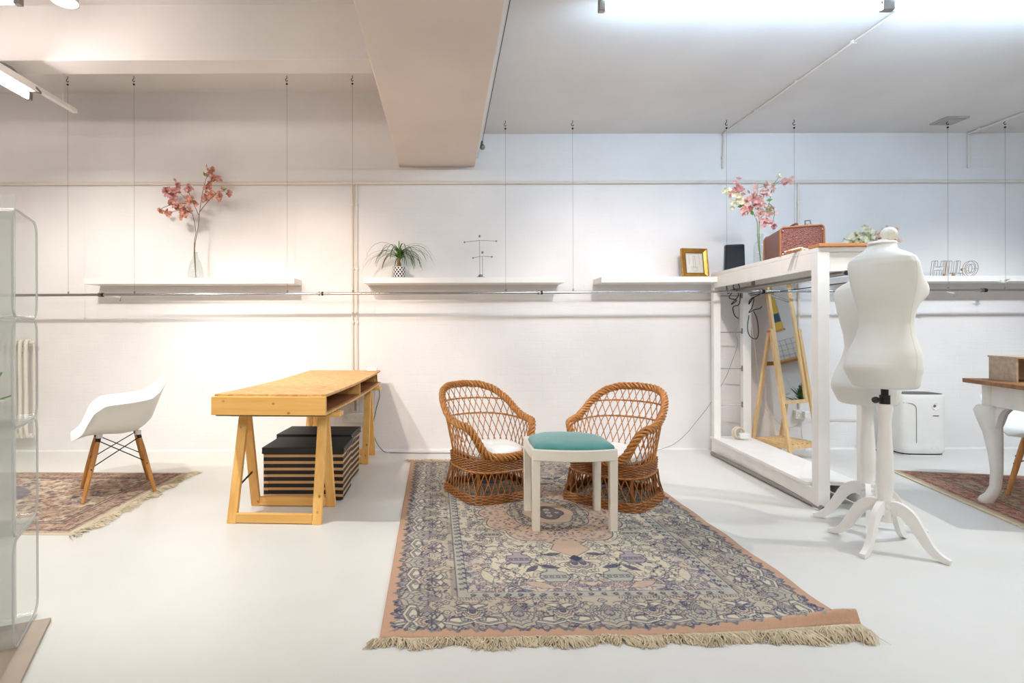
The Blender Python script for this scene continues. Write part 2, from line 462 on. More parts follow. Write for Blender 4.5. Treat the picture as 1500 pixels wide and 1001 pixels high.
# sockets
def socket_box(px, py, n, label, wd=.08):
    c = P(px, py, WY)
    t = thing('wall_socket', (c.x, WY, c.z), label, 'socket')
    MB().bx(-wd * n / 2, wd * n / 2, -.045, 0, -.042, .042).build('box', M['plastic'], t, bevel=.006)
    for k in range(n):
        x = (k - (n - 1) / 2) * wd
        MB(M and (0, 0, 0)).lathe([(.026, 0), (.026, .006), (.02, .006), (.02, .001), (.0, .001)], 20, M=Matrix.Translation((x, -.045, 0)) @ Matrix.Rotation(PI / 2, 4, 'X')).build('outlet', M['plastic'], t)
    return t
socket_box(521, 612, 3, 'triple white wall socket seen between the legs of the wooden table')
so = socket_box(1168, 607, 1, 'white wall socket with a plug seen through the mirror stand')
MB().bx(.015, .075, -.085, -.04, -.028, .036).bx(.075, .09, -.08, -.045, .0, .03).build('plug', M['plastic'], so, bevel=.006)
# ---------------------------------------------------------------- floating shelves
SZ1, SZ0 = 1.595, 1.545
def shelf(x0, x1, label):
    o = MB(((x0 + x1) / 2, WY, SZ0)).bx(x0, x1, WY - .26, WY, SZ0, SZ1).build('floating_shelf', M['white'], bevel=.002)
    o.location = ((x0 + x1) / 2, WY, SZ0)
    return tag(o, label, 'shelf')
SF = WY - .26
sx = lambda px: P(px, 412, SF).x
shelf(sx(122), sx(431), 'white floating shelf at the left holding the tall blossom vase')
shelf(sx(533), sx(827), 'white floating shelf in the middle holding the plant and wire figure')
shelf(sx(881), sx(881) + 1.9, 'white floating shelf holding the gold picture frame')
shelf(sx(881) + 2.2, sx(881) + 4.1, 'white floating shelf at the right holding the wire letters')

# ---------------------------------------------------------------- clothes rail on wires
RY, RZ, RR = 4.93, P(651, 429.5, 4.93).z, .0125
o3 = (P(651, 430, RY).x, RY, RZ)
t = thing('clothes_rail', o3, 'long chrome clothes rail hung on wires along the back wall', 'rail')
joints = [P(px, 430, RY).x for px in (-172, 148, 470, 791, 1116, 1441, 1765)]
rz = lambda x: RZ + .0022 * x
for a, b_ in zip(joints[:-1], joints[1:]):
    MB(o3).tube([(a + .004, RY, rz(a)), (b_ - .004, RY, rz(b_))], RR, 14).build('rail_tube', M['metal'], t)
for x in joints[1:-1]:
    for s in (-1, 1):
        MB(o3).tube([(x + s * .006, RY, rz(x)), (x + s * .022, RY, rz(x))], RR + .0055, 14).build('coupling', M['dark_metal'] if s > 0 else M['steel'], t)
for px in (100, 197, 421, 517, 741, 839.5, 1065, 1164, 1389, 1473):
    x = P(px, 420, RY).x
    zt = ZL if x < -.4 else ZR
    xt = x
    MB(o3).tube([(x, RY, rz(x) + RR), (x, RY, zt - .07)], .0014, 5).build('wire', M['wire'], t)
    hk = MB(o3).tube(spline([(xt, RY, zt), (xt, RY, zt - .02), (xt - .012, RY, zt - .035), (xt, RY, zt - .05), (xt + .008, RY, zt - .04)], 4), .003, 5)
    hk.ball((xt, RY, zt - .072), .009, 8, 5)
    hk.build('hook', M['dark_metal'], t)
    MB(o3).tube([(x, RY, rz(x) + .03), (x, RY, rz(x) + .012)], .005, 6).tube([(x - .01, RY, rz(x) + .022), (x + .012, RY, rz(x) + .026)], .002, 5).build('cable_clamp', M['steel'], t)
# little metal pegs left on the rail
def peg(px, py, label):
    c = P(px, py, RY)
    t = thing('wire_peg', (c.x, RY, rz(c.x) - RR), label, 'peg')
    MB().tube(spline([(-.045, 0, .0), (-.01, 0, -.006), (.03, 0, -.012)], 4), .003, 6).build('arm', M['white'], t)
    MB().tube([(.03, 0, -.01), (.026, 0, -.035)], .003, 6).ball((.026, 0, -.038), .006, 8, 5).build('tip', M['steel'], t)
peg(172, 436, 'small pale wire peg hanging under the rail near the left shelf')
peg(1393, 430, 'small pale wire peg hanging under the rail below the wire letters')
tb = thing('paper_bird', P(1470, 414, 4.95), 'tiny pale bird ornament hung on the rightmost rail wire', 'ornament')
MB().add([(-.05, 0, .01), (0, -.012, 0), (.05, 0, .012), (0, .012, 0), (0, 0, -.012), (0, 0, .01)], [(0, 1, 5), (1, 2, 5), (2, 3, 5), (3, 0, 5), (1, 0, 4), (2, 1, 4), (3, 2, 4), (0, 3, 4)]).build('body', M['plastic'], tb, flat=True)
MB().add([(-.01, 0, .006), (.02, 0, .006), (.03, -.035, .03), (0, -.03, .028)], [(0, 1, 2, 3)]).build('wing', M['plastic'], tb, flat=True)
MB().add([(-.01, 0, .006), (.02, 0, .006), (.03, .035, .03), (0, .03, .028)], [(0, 1, 2, 3)]).build('wing', M['plastic'], tb, flat=True)
# ---------------------------------------------------------------- woven rugs: the pattern is drawn in one quarter and mirrored
class Rug:
    def __init__(s, W, L, h, ground):
        s.W, s.L, s.h = W, L, h
        s.nx, s.ny = int(round(W / 2 / h)), int(round(L / 2 / h))
        s.u = (np.arange(s.nx) + .5) * h
        s.v = (np.arange(s.ny) + .5) * h
        s.U, s.V = np.meshgrid(s.u, s.v)
        s.C = np.zeros((s.ny, s.nx, 3)); s.C[:] = ground
        s.rng = np.random.default_rng(7)
    def fill(s, m, col, a=1.0):
        k = (np.clip(m.astype(float), 0, 1) * a)[..., None]
        s.C = s.C * (1 - k) + np.array(col) * k
    def line(s, pts, w, col, a=.85, closed=False):
        pts = list(pts)
        if closed: pts = pts + pts[:1]
        for (x0, y0), (x1, y1) in zip(pts[:-1], pts[1:]):
            pad = w + s.h * 2
            i0, i1 = int((min(x0, x1) - pad) / s.h), int((max(x0, x1) + pad) / s.h) + 1
            j0, j1 = int((min(y0, y1) - pad) / s.h), int((max(y0, y1) + pad) / s.h) + 1
            i0, j0, i1, j1 = max(i0, 0), max(j0, 0), min(i1, s.nx), min(j1, s.ny)
            if i0 >= i1 or j0 >= j1: continue
            U, V = s.U[j0:j1, i0:i1], s.V[j0:j1, i0:i1]
            dx, dy = x1 - x0, y1 - y0
            q = dx * dx + dy * dy + 1e-12
            t = np.clip(((U - x0) * dx + (V - y0) * dy) / q, 0, 1)
            d = np.hypot(U - x0 - t * dx, V - y0 - t * dy)
            k = (np.clip((w / 2 + s.h * .5 - d) / s.h, 0, 1) * a)[..., None]
            s.C[j0:j1, i0:i1] = s.C[j0:j1, i0:i1] * (1 - k) + np.array(col) * k
    def poly(s, pts, col, a=1.0):
        p = np.array(pts)
        i0, i1 = max(int(p[:, 0].min() / s.h) - 1, 0), min(int(p[:, 0].max() / s.h) + 2, s.nx)
        j0, j1 = max(int(p[:, 1].min() / s.h) - 1, 0), min(int(p[:, 1].max() / s.h) + 2, s.ny)
        if i0 >= i1 or j0 >= j1: return
        U, V = s.U[j0:j1, i0:i1], s.V[j0:j1, i0:i1]
        ins = np.zeros(U.shape, bool)
        n = len(p)
        for k in range(n):
            (xa, ya), (xb, yb) = p[k], p[(k + 1) % n]
            if ya == yb: continue
            c = (ya > V) != (yb > V)
            ins ^= c & (U < (xb - xa) * (V - ya) / (yb - ya) + xa)
        k = (ins * a)[..., None]
        s.C[j0:j1, i0:i1] = s.C[j0:j1, i0:i1] * (1 - k) + np.array(col) * k
    def place(s, pts, x, y, ang, sz):
        c, d = math.cos(ang), math.sin(ang)
        return [(x + sz * (a * c - b * d), y + sz * (a * d + b * c)) for a, b in pts]
    def rosette(s, x, y, r, ink, fillc, n=6, w=.0034):
        p = [(r * (1 + .22 * math.cos(n * t)) * math.cos(t), r * (1 + .22 * math.cos(n * t)) * math.sin(t)) for t in np.linspace(0, 2 * PI, 25)[:-1]]
        p = s.place(p, x, y, s.rng.random() * 6, 1)
        s.poly(p, fillc, .8); s.line(p, w, ink, .85, True)
        s.line([(x - .0015, y), (x + .0015, y)], r * .5, ink, .8)
    def leaf(s, x, y, ang, sz, ink, fillc, w=.0034, solid=False):
        p = s.place([(0, 0), (.3, .16), (.6, .2), (1, 0), (.6, -.16), (.3, -.14)], x, y, ang, sz)
        s.poly(p, ink if solid else fillc, .85); s.line(p, w, ink, .8, True)
    def curl(s, x, y, ang, sz, ink, w=.0036, turn=1):
        p, a, cx, cy = [], ang, x, y
        for k in range(13):
            p.append((cx, cy))
            st = sz * .16 * (1 - k * .045)
            cx += st * math.cos(a); cy += st * math.sin(a)
            a += turn * (.15 + k * .075)
        s.line(p, w, ink, .8)
        return p
    def paisley(s, x, y, ang, sz, ink, fillc, dark, flip=1, w=.005):
        base = [(0, 0), (.28, -.3), (.62, -.34), (.92, -.12), (1.0, .2), (.86, .42), (.66, .46), (.8, .26), (.72, .06), (.5, 0), (.28, .1), (.1, .12)]
        for k, f in ((1.0, fillc), (.72, dark), (.56, fillc)):
            q = [((a - .5) * k + .5 - (1 - k) * .05, (b * k - (1 - k) * .06) * flip) for a, b in base]
            q = s.place(q, x, y, ang, sz)
            s.poly(q, f, .9); s.line(q, w, ink, .85, True)
        s.rosette(*s.place([(.52, -.12 * flip)], x, y, ang, sz)[0], sz * .08, ink, dark, 5)
    def palmette(s, x, y, ang, sz, ink, fillc, dark, mid):
        out = []
        for t in np.linspace(-2.75, 2.75, 23):
            r = .5 * (1 + .1 * math.cos(t * 9)) * (1.1 - .12 * abs(t))
            out.append((.35 + r * math.cos(t), r * math.sin(t)))
        out.append((-.32, 0))
        for k, f in ((1, fillc), (.78, mid), (.55, fillc), (.3, dark)):
            q = s.place([(.1 + (a - .1) * k, b * k) for a, b in out], x, y, ang, sz)
            s.poly(q, f, .9); s.line(q, .004, ink, .85, True)
        for t in np.linspace(-1.1, 1.1, 7):
            s.line(s.place([(.25, 0), (.2 + .48 * math.cos(t), .42 * math.sin(t))], x, y, ang, sz), .003, ink, .6)
    def scatter(s, mask, n, gap, draw):
        """n motifs at least gap apart where mask is true"""
        pts = []
        J, I = np.nonzero(mask)
        if not len(J): return
        tries = 0
        while len(pts) < n and tries < n * 14:
            tries += 1
            k = s.rng.integers(len(J))
            x, y = s.u[I[k]], s.v[J[k]]
            if all((x - a) ** 2 + (y - b) ** 2 > gap * gap for a, b in pts):
                pts.append((x, y)); draw(x, y)
    def motif(s, ink, cols, sz):
        def d(x, y):
            r = s.rng.random()
            a = s.rng.random() * 2 * PI
            f = cols[s.rng.integers(len(cols))]
            if r < .34: s.rosette(x, y, sz * .42, ink, f, int(s.rng.integers(4, 8)))
            elif r < .66:
                p = s.curl(x, y, a, sz * 1.7, ink, .004, 1 if s.rng.random() < .5 else -1)
                s.leaf(*p[3], a + 1.2, sz * .7, ink, f); s.leaf(*p[7], a - .8, sz * .6, ink, f, solid=s.rng.random() < .3)
            elif r < .9:
                s.leaf(x, y, a, sz * 1.15, ink, f); s.leaf(x, y, a + 2.3, sz * .9, ink, f); s.leaf(x, y, a - 2.2, sz * .8, ink, f, solid=s.rng.random() < .4)
            else: s.curl(x, y, a, sz * 2, ink, .0045)
        return d
    def build(s, name, mat, parent, zfun=None, xfun=None):
        Q = s.C
        full = np.concatenate([Q[::-1], Q], 0)
        full = np.concatenate([full[:, ::-1], full], 1)
        ny, nx = full.shape[:2]
        g = np.random.default_rng(2)
        full = full * (1 + g.normal(0, .035, (ny, nx, 1)))
        # slow fading of the dyes
        low = g.normal(0, 1, (9, 7)); yy, xx = np.linspace(0, 7.99, ny), np.linspace(0, 5.99, nx)
        Y0, X0 = yy.astype(int), xx.astype(int); fy, fx = (yy - Y0)[:, None], (xx - X0)[None]
        f = (low[Y0][:, X0] * (1 - fy) * (1 - fx) + low[Y0 + 1][:, X0] * fy * (1 - fx) + low[Y0][:, X0 + 1] * (1 - fy) * fx + low[Y0 + 1][:, X0 + 1] * fy * fx)
        full = full * (1 + .035 * f[..., None])
        X = np.concatenate([-s.u[::-1], s.u])[None].repeat(ny, 0)
        Y = np.concatenate([-s.v[::-1], s.v])[:, None].repeat(nx, 1)
        Z = np.full((ny, nx), .009)
        if zfun is not None: X, Y, Z = zfun(X, Y, Z)
        Z[0, :] = Z[-1, :] = 0; Z[:, 0] = Z[:, -1] = 0
        if zfun is not None: Z[0, :] = np.maximum(0, Z[1, :] - .012)
        me = bpy.data.meshes.new(name)
        nv = nx * ny; nf = (nx - 1) * (ny - 1)
        me.vertices.add(nv); me.loops.add(nf * 4); me.polygons.add(nf)
        me.vertices.foreach_set('co', np.stack([X, Y, Z], -1).astype(np.float32).ravel())
        idx = np.arange(nv).reshape(ny, nx)
        q = np.stack([idx[:-1, :-1], idx[:-1, 1:], idx[1:, 1:], idx[1:, :-1]], -1).reshape(-1, 4)
        me.loops.foreach_set('vertex_index', q.ravel().astype(np.int32))
        me.polygons.foreach_set('loop_start', np.arange(nf, dtype=np.int32) * 4)
        me.polygons.foreach_set('use_smooth', np.ones(nf, bool))
        me.update(); me.validate()
        at = me.color_attributes.new('dye', 'FLOAT_COLOR', 'POINT')
        rgba = np.ones((nv, 4), np.float32); rgba[:, :3] = np.clip(full, 0, 1).reshape(-1, 3)
        at.data.foreach_set('color', rgba.ravel())
        me.materials.append(mat)
        o = bpy.data.objects.new(name, me); C.objects.link(o); o.parent = parent
        return o
def L3(r, g, b): return np.array(lin((r, g, b))[:3])
m, nt, b = base_mat('rug_wool', .95)
a_ = nt.nodes.new('ShaderNodeAttribute'); a_.attribute_name = 'dye'
v = coords(nt)
wv = nt.nodes.new('ShaderNodeTexWave'); wv.inputs['Scale'].default_value = 140; wv.bands_direction = 'Y'; nt.links.new(v, wv.inputs['Vector'])
nt.links.new(mixc(nt, .06, a_.outputs['Color'], wv.outputs['Color'], 'MULTIPLY'), b.inputs['Base Color'])
b.inputs['Specular IOR Level'].default_value = .15
bump(nt, b, noise(nt, v, 260, 3), .35, .003)
M['wool'] = m
M['fringe'] = mat('fringe_cotton', (214, 200, 172), .9, vary=.12, vscale=30)
def fringe(parent, x0, x1, y, sgn, n, ln, seed, along='x', zf=None, label=None):
    """loose cotton strands past the end of a rug: along x at depth y (sgn = which way they lie), or along y at x"""
    rn = random.Random(seed)
    mb = MB()
    lean = 0
    for i in range(n):
        t = (i + rn.random()) / n
        c = lerp(x0, x1, t)
        cl = math.sin(c * 23) + .7 * math.sin(c * 57 + 2) + .5 * math.sin(c * 11)
        l = ln * (.75 + .18 * cl + .3 * rn.random())
        dr = .35 * math.sin(c * 31 + 1) + rn.gauss(0, .25)
        z0 = (zf(c) if zf else 0) + .004
        pts = []
        hump = .012 * rn.random() + .004
        for k in range(5):
            q = k / 4
            pts.append((c + dr * l * q + .006 * math.sin(q * 9 + i), y + sgn * l * q * (1 - .12 * q), max(.002, lerp(z0, .003, q) + hump * math.sin(q * PI))))
        if along == 'y': pts = [(b_, a, z) for a, b_, z in pts]
        r = .0017 + .0012 * rn.random()
        mb.tube(pts, [r, r, r, r, r * .5], 3, cap=False)
    o = mb.build('fringe', M['fringe'], parent, fix=False)
    o['kind'] = 'stuff'
    if label: o['label'] = label
    return o

# -- the big faded rug in the middle
def big_rug():
    W, L, h = 1.79, 2.74, .0034
    cream, ink, pink, lilac, sage, taupe = L3(200, 189, 166), L3(64, 64, 88), L3(190, 164, 143), L3(150, 141, 142), L3(168, 166, 152), L3(178, 165, 146)
    ink2 = L3(88, 84, 104)
    s = Rug(W, L, h, cream)
    U, V = s.U, s.V
    eu, ev = W / 2 - U, L / 2 - V                 # distance to the side and to the end
    e = np.minimum(eu, ev)
    s.fill(e < .34, taupe)
    # lilac clouding of the main border and of the field's margin
    wob = .5 + .5 * np.sin(U * 41 + 1.3 * np.sin(V * 33)) * np.sin(V * 37 + 1.7 * np.sin(U * 29))
    s.fill((e < .12) & (wob > .5), lilac, .8); s.fill((e < .09) & (wob < .25), ink2, .45)
    s.fill((e > .32) & (e < .44) & (wob > .35), lilac, .45)
    s.fill((e > .325) & (e < .46) & (wob < .3), pink, .75)
    # medallion
    th = np.arctan2(V, U); rr = np.hypot(U / .45, V / .56)
    lob = lambda k, n, a: rr < k * (1 + a * np.abs(np.cos(th * n)))
    s.fill(rr < 1.35 * (1 + .1 * np.abs(np.cos(th * 5))), cream)
    def ring(k, n, a, col, w=.006):
        t = np.linspace(0, PI / 2, 90)
        p = []
        for q in t:
            # th is measured in metres, so solve along the ray
            f = 1 / math.hypot(math.cos(q) / .45, math.sin(q) / .56)
            r = k * (1 + a * abs(math.cos(q * n))) * f
            p.append((r * math.cos(q), r * math.sin(q)))
        s.line(p, w, col, .85)
    s.fill(lob(.84, 6, .12), pink); 
    mask_field = (e > .345) & ~lob(.88, 6, .12)
    s.scatter((e > .33) & (e < .47), 170, .03, s.motif(ink2, [pink, lilac, sage], .036))
    s.scatter(mask_field & (e > .45), 210, .04, s.motif(ink, [cream, sage, cream, taupe], .046))
    # vases and spandrels in the field
    def vase(x, y, sz, f):
        q = s.place([(-.5, -.1), (-.3, -.42), (.3, -.42), (.5, -.1), (.42, .22), (.18, .36), (.16, .5), (.3, .62), (-.3, .62), (-.16, .5), (-.18, .36), (-.42, .22)], x, y, PI, sz)
        s.poly(q, f); s.line(q, .005, ink, .9, True)
        s.line(s.place([(-.45, .05), (.45, .05)], x, y, PI, sz), .005, ink); s.line(s.place([(-.45, -.15), (.45, -.15)], x, y, PI, sz), .005, ink)
        for k in (-.3, -.1, .1, .3): s.rosette(*s.place([(k, -.05)], x, y, PI, sz)[0], sz * .06, ink, pink, 4, .003)
    vase(.28, .68, .13, lilac * 1.1); vase(.145, .875, .14, sage); vase(.38, .35, .11, taupe)
    s.paisley(.43, .99, 2.4, .17, ink, pink, taupe)
    s.leaf(.30, .93, 2.7, .16, ink, pink); s.leaf(.47, .80, 1.8, .15, ink, cream)
    for x, y, a in ((.02, .72, 1.57), (.30, 1.02, .2), (.52, .62, .4)): s.palmette(x, y, a, .11, ink, cream, ink2, lilac)
    for x, y, a in ((.06, .62, .2), (.2, .76, .8), (.1, .79, -.3)): s.leaf(x, y, a, .1, ink, ink, solid=True)
    # medallion drawing on top
    s.fill(lob(.84, 6, .12), pink); ring(.84, 6, .12, ink); ring(.89, 6, .12, ink2, .004)
    s.scatter(lob(.8, 6, .12) & ~lob(.52, 4, .1), 95, .025, lambda x, y: s.leaf(x, y, s.rng.random() * 6, .026, ink2, taupe, .003, s.rng.random() < .4))
    s.fill(lob(.50, 4, .1), taupe); ring(.50, 4, .1, ink, .005)
    s.scatter(lob(.49, 4, .1) & ~lob(.33, 4, .1), 60, .022, s.motif(ink, [cream, sage, lilac], .022))
    s.fill(lob(.32, 3, .1), pink, .8); ring(.32, 3, .1, ink, .004)
    s.fill(lob(.17, 2, .25), ink, .75); ring(.17, 2, .25, ink)
    s.rosette(.0, .055, .022, ink, cream, 6); s.rosette(.0, .0, .022, ink, cream, 6); s.rosette(.055, .0, .016, ink, cream, 5)
    # pendants above and below the medallion
    s.poly([(0, .46), (.07, .5), (.10, .57), (.06, .61), (0, .67)], pink); s.line([(.07, .5), (.10, .57), (.06, .61), (0, .67)], .005, ink)
    s.poly([(0, .64), (.035, .68), (0, .72)], ink)
    # guard stripes
    for k, w_, c in ((.345, .006, ink2), (.30, .005, ink2)):
        s.fill(np.abs(e - k) < w_ / 2, c, .8)
    s.fill((e > .302) & (e < .343), sage, .8)
    def stripe(d, step, fn):
        n = int((W / 2 - d) / step)
        for i in range(n): fn((i + .5) * step, L / 2 - d, 0)
        n = int((L / 2 - d) / step)
        for i in range(n): fn(W / 2 - d, (i + .5) * step, 1)
    stripe(.322, .05, lambda x, y, o: (s.leaf(x - .01, y, 1.57 * o + .6, .026, ink, taupe, .004, True), s.rosette(x + (0 if o else .004), y + (.02 if o else 0), .008, ink, pink, 4)))
    # narrow barred strip, broken by the palmettes
    bar_ok = lambda q: (q % .36) > .09
    for d0, hor in ((.285, True), (.285, False)):
        n = int(((W if hor else L) / 2 - .26) / .012)
        for i in range(n):
            q = (i + .5) * .012
            if not bar_ok(q + .02): continue
            if hor: s.line([(q, L / 2 - .278), (q + .004, L / 2 - .292)], .005, ink, .8)
            else: s.line([(W / 2 - .276, q), (W / 2 - .294, q + .004)], .005, ink, .8)
    # main border: paisleys and palmettes in turn
    mid = .165
    s.scatter((e > .05) & (e < .265), 330, .030, s.motif(ink, [taupe, cream, sage, taupe], .036))
    n = 0
    for along, ln in ((0, W / 2), (1, L / 2)):
        step = .36
        q = .0
        while q < ln - .12:
            pos = lambda a, d: (a, L / 2 - d) if along == 0 else (W / 2 - d, a)
            x, y = pos(q, .19)
            s.palmette(x, y, PI / 2 if along == 0 else 0, .15, ink, taupe, lilac, sage)
            for sg in (1, -1):
                x, y = pos(q + .18 + sg * .035, .17)
                a = (PI if sg > 0 else 0) + (.5 * sg if along == 0 else PI / 2 - .5 * sg)
                s.paisley(*pos(q + .18 + sg * .13, .1), a, .185, ink, cream, sage, 1 if (sg > 0) == (along == 0) else -1)
            x, y = pos(q + .18, .2)
            s.palmette(x, y, PI / 2 if along == 0 else 0, .09, ink, cream, ink2, pink)
            q += step
    # toothed outer line and pink selvage
    tooth = e + .010 * np.sin(np.where(eu < ev, V, U) * 75) + .006 * np.sin(np.where(eu < ev, V, U) * 190)
    s.fill((tooth > .042) & (tooth < .062), ink, .5)
    s.fill(tooth < .043, L3(186, 151, 126))
    return s
BR_A, BR_B, BR_C = G(545, 945), G(603, 677), G(1264, 931)
bc = (BR_B + BR_C) / 2
ang = .5 * (math.atan2((BR_C - BR_A).y, (BR_C - BR_A).x) + math.atan2(-(BR_B - BR_A).x, (BR_B - BR_A).y))
big = thing('patterned_rug', (bc.x, bc.y, 0), 'large faded cream, pink and navy patterned rug under the wicker chairs', 'rug', ang)
rg = big_rug()
def roll(X, Y, Z):
    a = np.clip((X - .12) / .7, 0, 1) ** 1.5                  # the front edge curls up towards its right-hand corner
    d = Y + rg.L / 2
    Z = Z + a * .058 * np.exp(-((d - .042) / .034) ** 2)
    Y = Y + a * .016 * np.exp(-(d / .05) ** 2)
    X = X + .012 * np.sin(Y * 14 + 1) * np.clip((X - .6) / .3, 0, 1) * np.clip(-Y / 1.3, 0, 1)
    Z = Z + .004 * np.abs(np.sin(Y * 9 + X * 2)) * np.clip((np.abs(X) - .55) / .3, 0, 1)
    return X, Y, Z
rg.build('pile', M['wool'], big, roll)
zf = lambda c: .03 * min(1, max(0, (c - .12) / .7)) ** 1.5
fringe(big, -rg.W / 2 - .015, rg.W / 2 - .01, -rg.L / 2 + .005, -1, 1500, .075, 1, zf=zf, label='tangled off-white cotton fringe')
fringe(big, -rg.W / 2 - .02, rg.W / 2, rg.L / 2 - .005, 1, 700, .06, 2, label='tangled off-white cotton fringe')

def small_rug(W, L, h, cols, seed, border):
    ground, ink, red, blue, light = cols
    s = Rug(W, L, h, ground)
    s.rng = np.random.default_rng(seed)
    e = np.minimum(W / 2 - s.U, L / 2 - s.V)
    wob = np.sin(s.U * 31 + 2 * np.sin(s.V * 19)) * np.sin(s.V * 27 + 2 * np.sin(s.U * 23))
    s.fill(wob > .25, red, .55); s.fill(wob < -.45, light, .6)
    s.fill(e < border, red, .4)
    s.scatter(e > border, int(W * L * 160), .045, s.motif(ink, [ground, light, red, blue], .045))
    s.scatter(e < border, int((W + L) * 60), .035, s.motif(ink, [light, red, ground], .03))
    rr = np.hypot(s.U / (W * .2), s.V / (L * .22))
    s.fill(np.abs(rr - 1) < .12, blue, .7); s.fill(rr < .6, red, .8)
    for k in (.03, .06, border, border - .03):
        s.fill(np.abs(e - k) < .006, ink if k > .05 else light, .75)
    s.fill(e < .02, light)
    return s
# left rug under the white armchair
lw, ll = 2.9, 1.36
lf, ln_ = G(276, 692), G(106, 781)
lr = thing('wool_rug', (lf.x - lw / 2, (lf.y + ln_.y) / 2, 0), 'brown and blue patterned rug at the left under the white armchair', 'rug', math.atan2(-(lf.x - ln_.x) , lf.y - ln_.y) * 1.0)
ll = lf.y - ln_.y
s = small_rug(lw, ll, .006, (L3(184, 164, 142), L3(92, 80, 82), L3(158, 120, 106), L3(92, 90, 112), L3(200, 186, 164)), 5, .2)
s.build('pile', M['wool'], lr)
fringe(lr, -ll / 2 - .01, ll / 2, lw / 2 - .004, 1, 520, .095, 5, along='y', label='off-white cotton fringe on the short side')
# right rug under the desk
c0, c1 = G(1307, 690), G(1498, 773)
dv = (c0 - c1); dl = 1.75
ra = math.atan2(-dv.x, dv.y)
rw, rl = 2.3, 1.75
ux, uy = Vector((math.cos(ra), math.sin(ra), 0)), Vector((-math.sin(ra), math.cos(ra), 0))
ctr = c0 + ux * rw / 2 - uy * rl / 2
rr_ = thing('wool_rug', (ctr.x, ctr.y, 0), 'red and brown patterned rug at the right under the desk', 'rug', ra)
s = small_rug(rw, rl, .006, (L3(172, 150, 126), L3(96, 80, 74), L3(176, 100, 90), L3(120, 102, 92), L3(190, 172, 144)), 9, .22)
s.build('pile', M['wool'], rr_)
MB().bx(-rw / 2 - .022, -rw / 2 + .004, -rl / 2, rl / 2, 0, .008).build('selvage', M['fringe'], rr_, bevel=.002)
# ---------------------------------------------------------------- trestle table of pine and particle board
A, B = Vector((-1.0, 3.20, 0)), Vector((-.905, 5.10, 0))
tang = math.atan2(-(B - A).x, (B - A).y)
TL = (B - A).length
def sagz(y): return -.012 * math.sin(PI * min(1, max(0, y / TL)))
top = thing('table_top', (A.x, A.y, .62), 'long wooden table top box of chipboard with a pine front board, on trestles', 'table', tang)
TZ = .62
def slab(x0, x1, y0, y1, z0, z1, n=14):
    mb = MB(); rings = []
    for i in range(n + 1):
        y = lerp(y0, y1, i / n); s = sagz(y)
        rings.append([Vector((x0, y, z0 + s)), Vector((x1, y, z0 + s)), Vector((x1, y, z1 + s)), Vector((x0, y, z1 + s))])
    return mb.loft(rings)
slab(-.322, .324, .0, TL, .127, .142).build('top_panel', M['osb'], top, flat=True)
slab(-.322, .326, .0, TL, .022, .036).build('bottom_panel', M['osb'], top, flat=True)
MB().bx(-.332, .330, -.024, .0, .026, .131).build('front_board', M['pine_x'], top, bevel=.003)
slab(-.322, -.300, .0, TL, .036, .127).build('side_board', M['pine_y'], top, flat=True)
for y in (1.0, 1.86):
    MB().bx(-.3, .318 if y < 1.5 else .3, y, y + .018, .036 + sagz(y), .127 + sagz(y)).build('divider', M['pine_x'], top)
slab(-.299, .31, .01, TL - .02, .0362, .041).build('lining_sheet', M['hardboard'], top, flat=True)
slab(-.318, .320, .006, TL, .016, .022).build('felt_strip', mat('green_felt', (74, 92, 66), .9), top, flat=True)

def trestle(yc, spread, label):
    """spread: half distance between the feet, front to back"""
    c = A + (B - A) * (yc / TL)
    t = thing('trestle', (c.x, c.y, 0), label, 'trestle', tang)
    zt = .62 + sagz(yc) + .016
    MB().bx(-.31, .36, -.05, .05, zt - .026, zt).build('top_rail', M['pine_x'], t, bevel=.003)
    for sx_ in (-1, 1):
        for sy in (-1, 1):
            x0 = -.243 if sx_ < 0 else .255; x1 = sx_ * (.252 if sy < 0 else .245) + (.0 if sy < 0 else .008)
            ytop, yb = sy * .022, sy * spread
            b4 = [(x1 - .0275, yb - .016, 0), (x1 + .0275, yb - .016, 0), (x1 + .0275, yb + .016, 0), (x1 - .0275, yb + .016, 0)]
            xx = x0 - .005 * sx_
            t4 = [(xx - .0275, ytop - .016, zt - .026), (xx + .0275, ytop - .016, zt - .026), (xx + .0275, ytop + .016, zt - .026), (xx - .0275, ytop + .016, zt - .026)]
            MB().hexa(b4, t4).build('leg', M['pine_z'], t, bevel=.003)
    for sy in (-1, 1):
        yb = sy * spread * .985
        MB().bx(-.225, .225, yb - .015, yb + .015, .004, .058).build('foot_rail', M['pine_x'], t, bevel=.003)
    k = MB().bar((-.236, -spread * .66, .2), (-.236, spread * .7, .235), .004, .012)
    k.build('spreader_strap', M['dark_metal'], t)
    return t
trestle(.235, .165, 'front pine trestle with splayed legs under the wooden table')
trestle(1.70, .165, 'rear pine trestle nearest the wall under the wooden table')
c = A + (B - A) * .985
tag(MB().bx(-.045, .045, -.022, .022, 0, .03).build('adapter_box', M['plastic'], bevel=.006), 'small white box at the far right corner of the wooden table', 'adapter')
bpy.data.objects['adapter_box'].location = (P(545, 544, 5.0).x, 5.0, TZ + .142 + sagz(1.8))
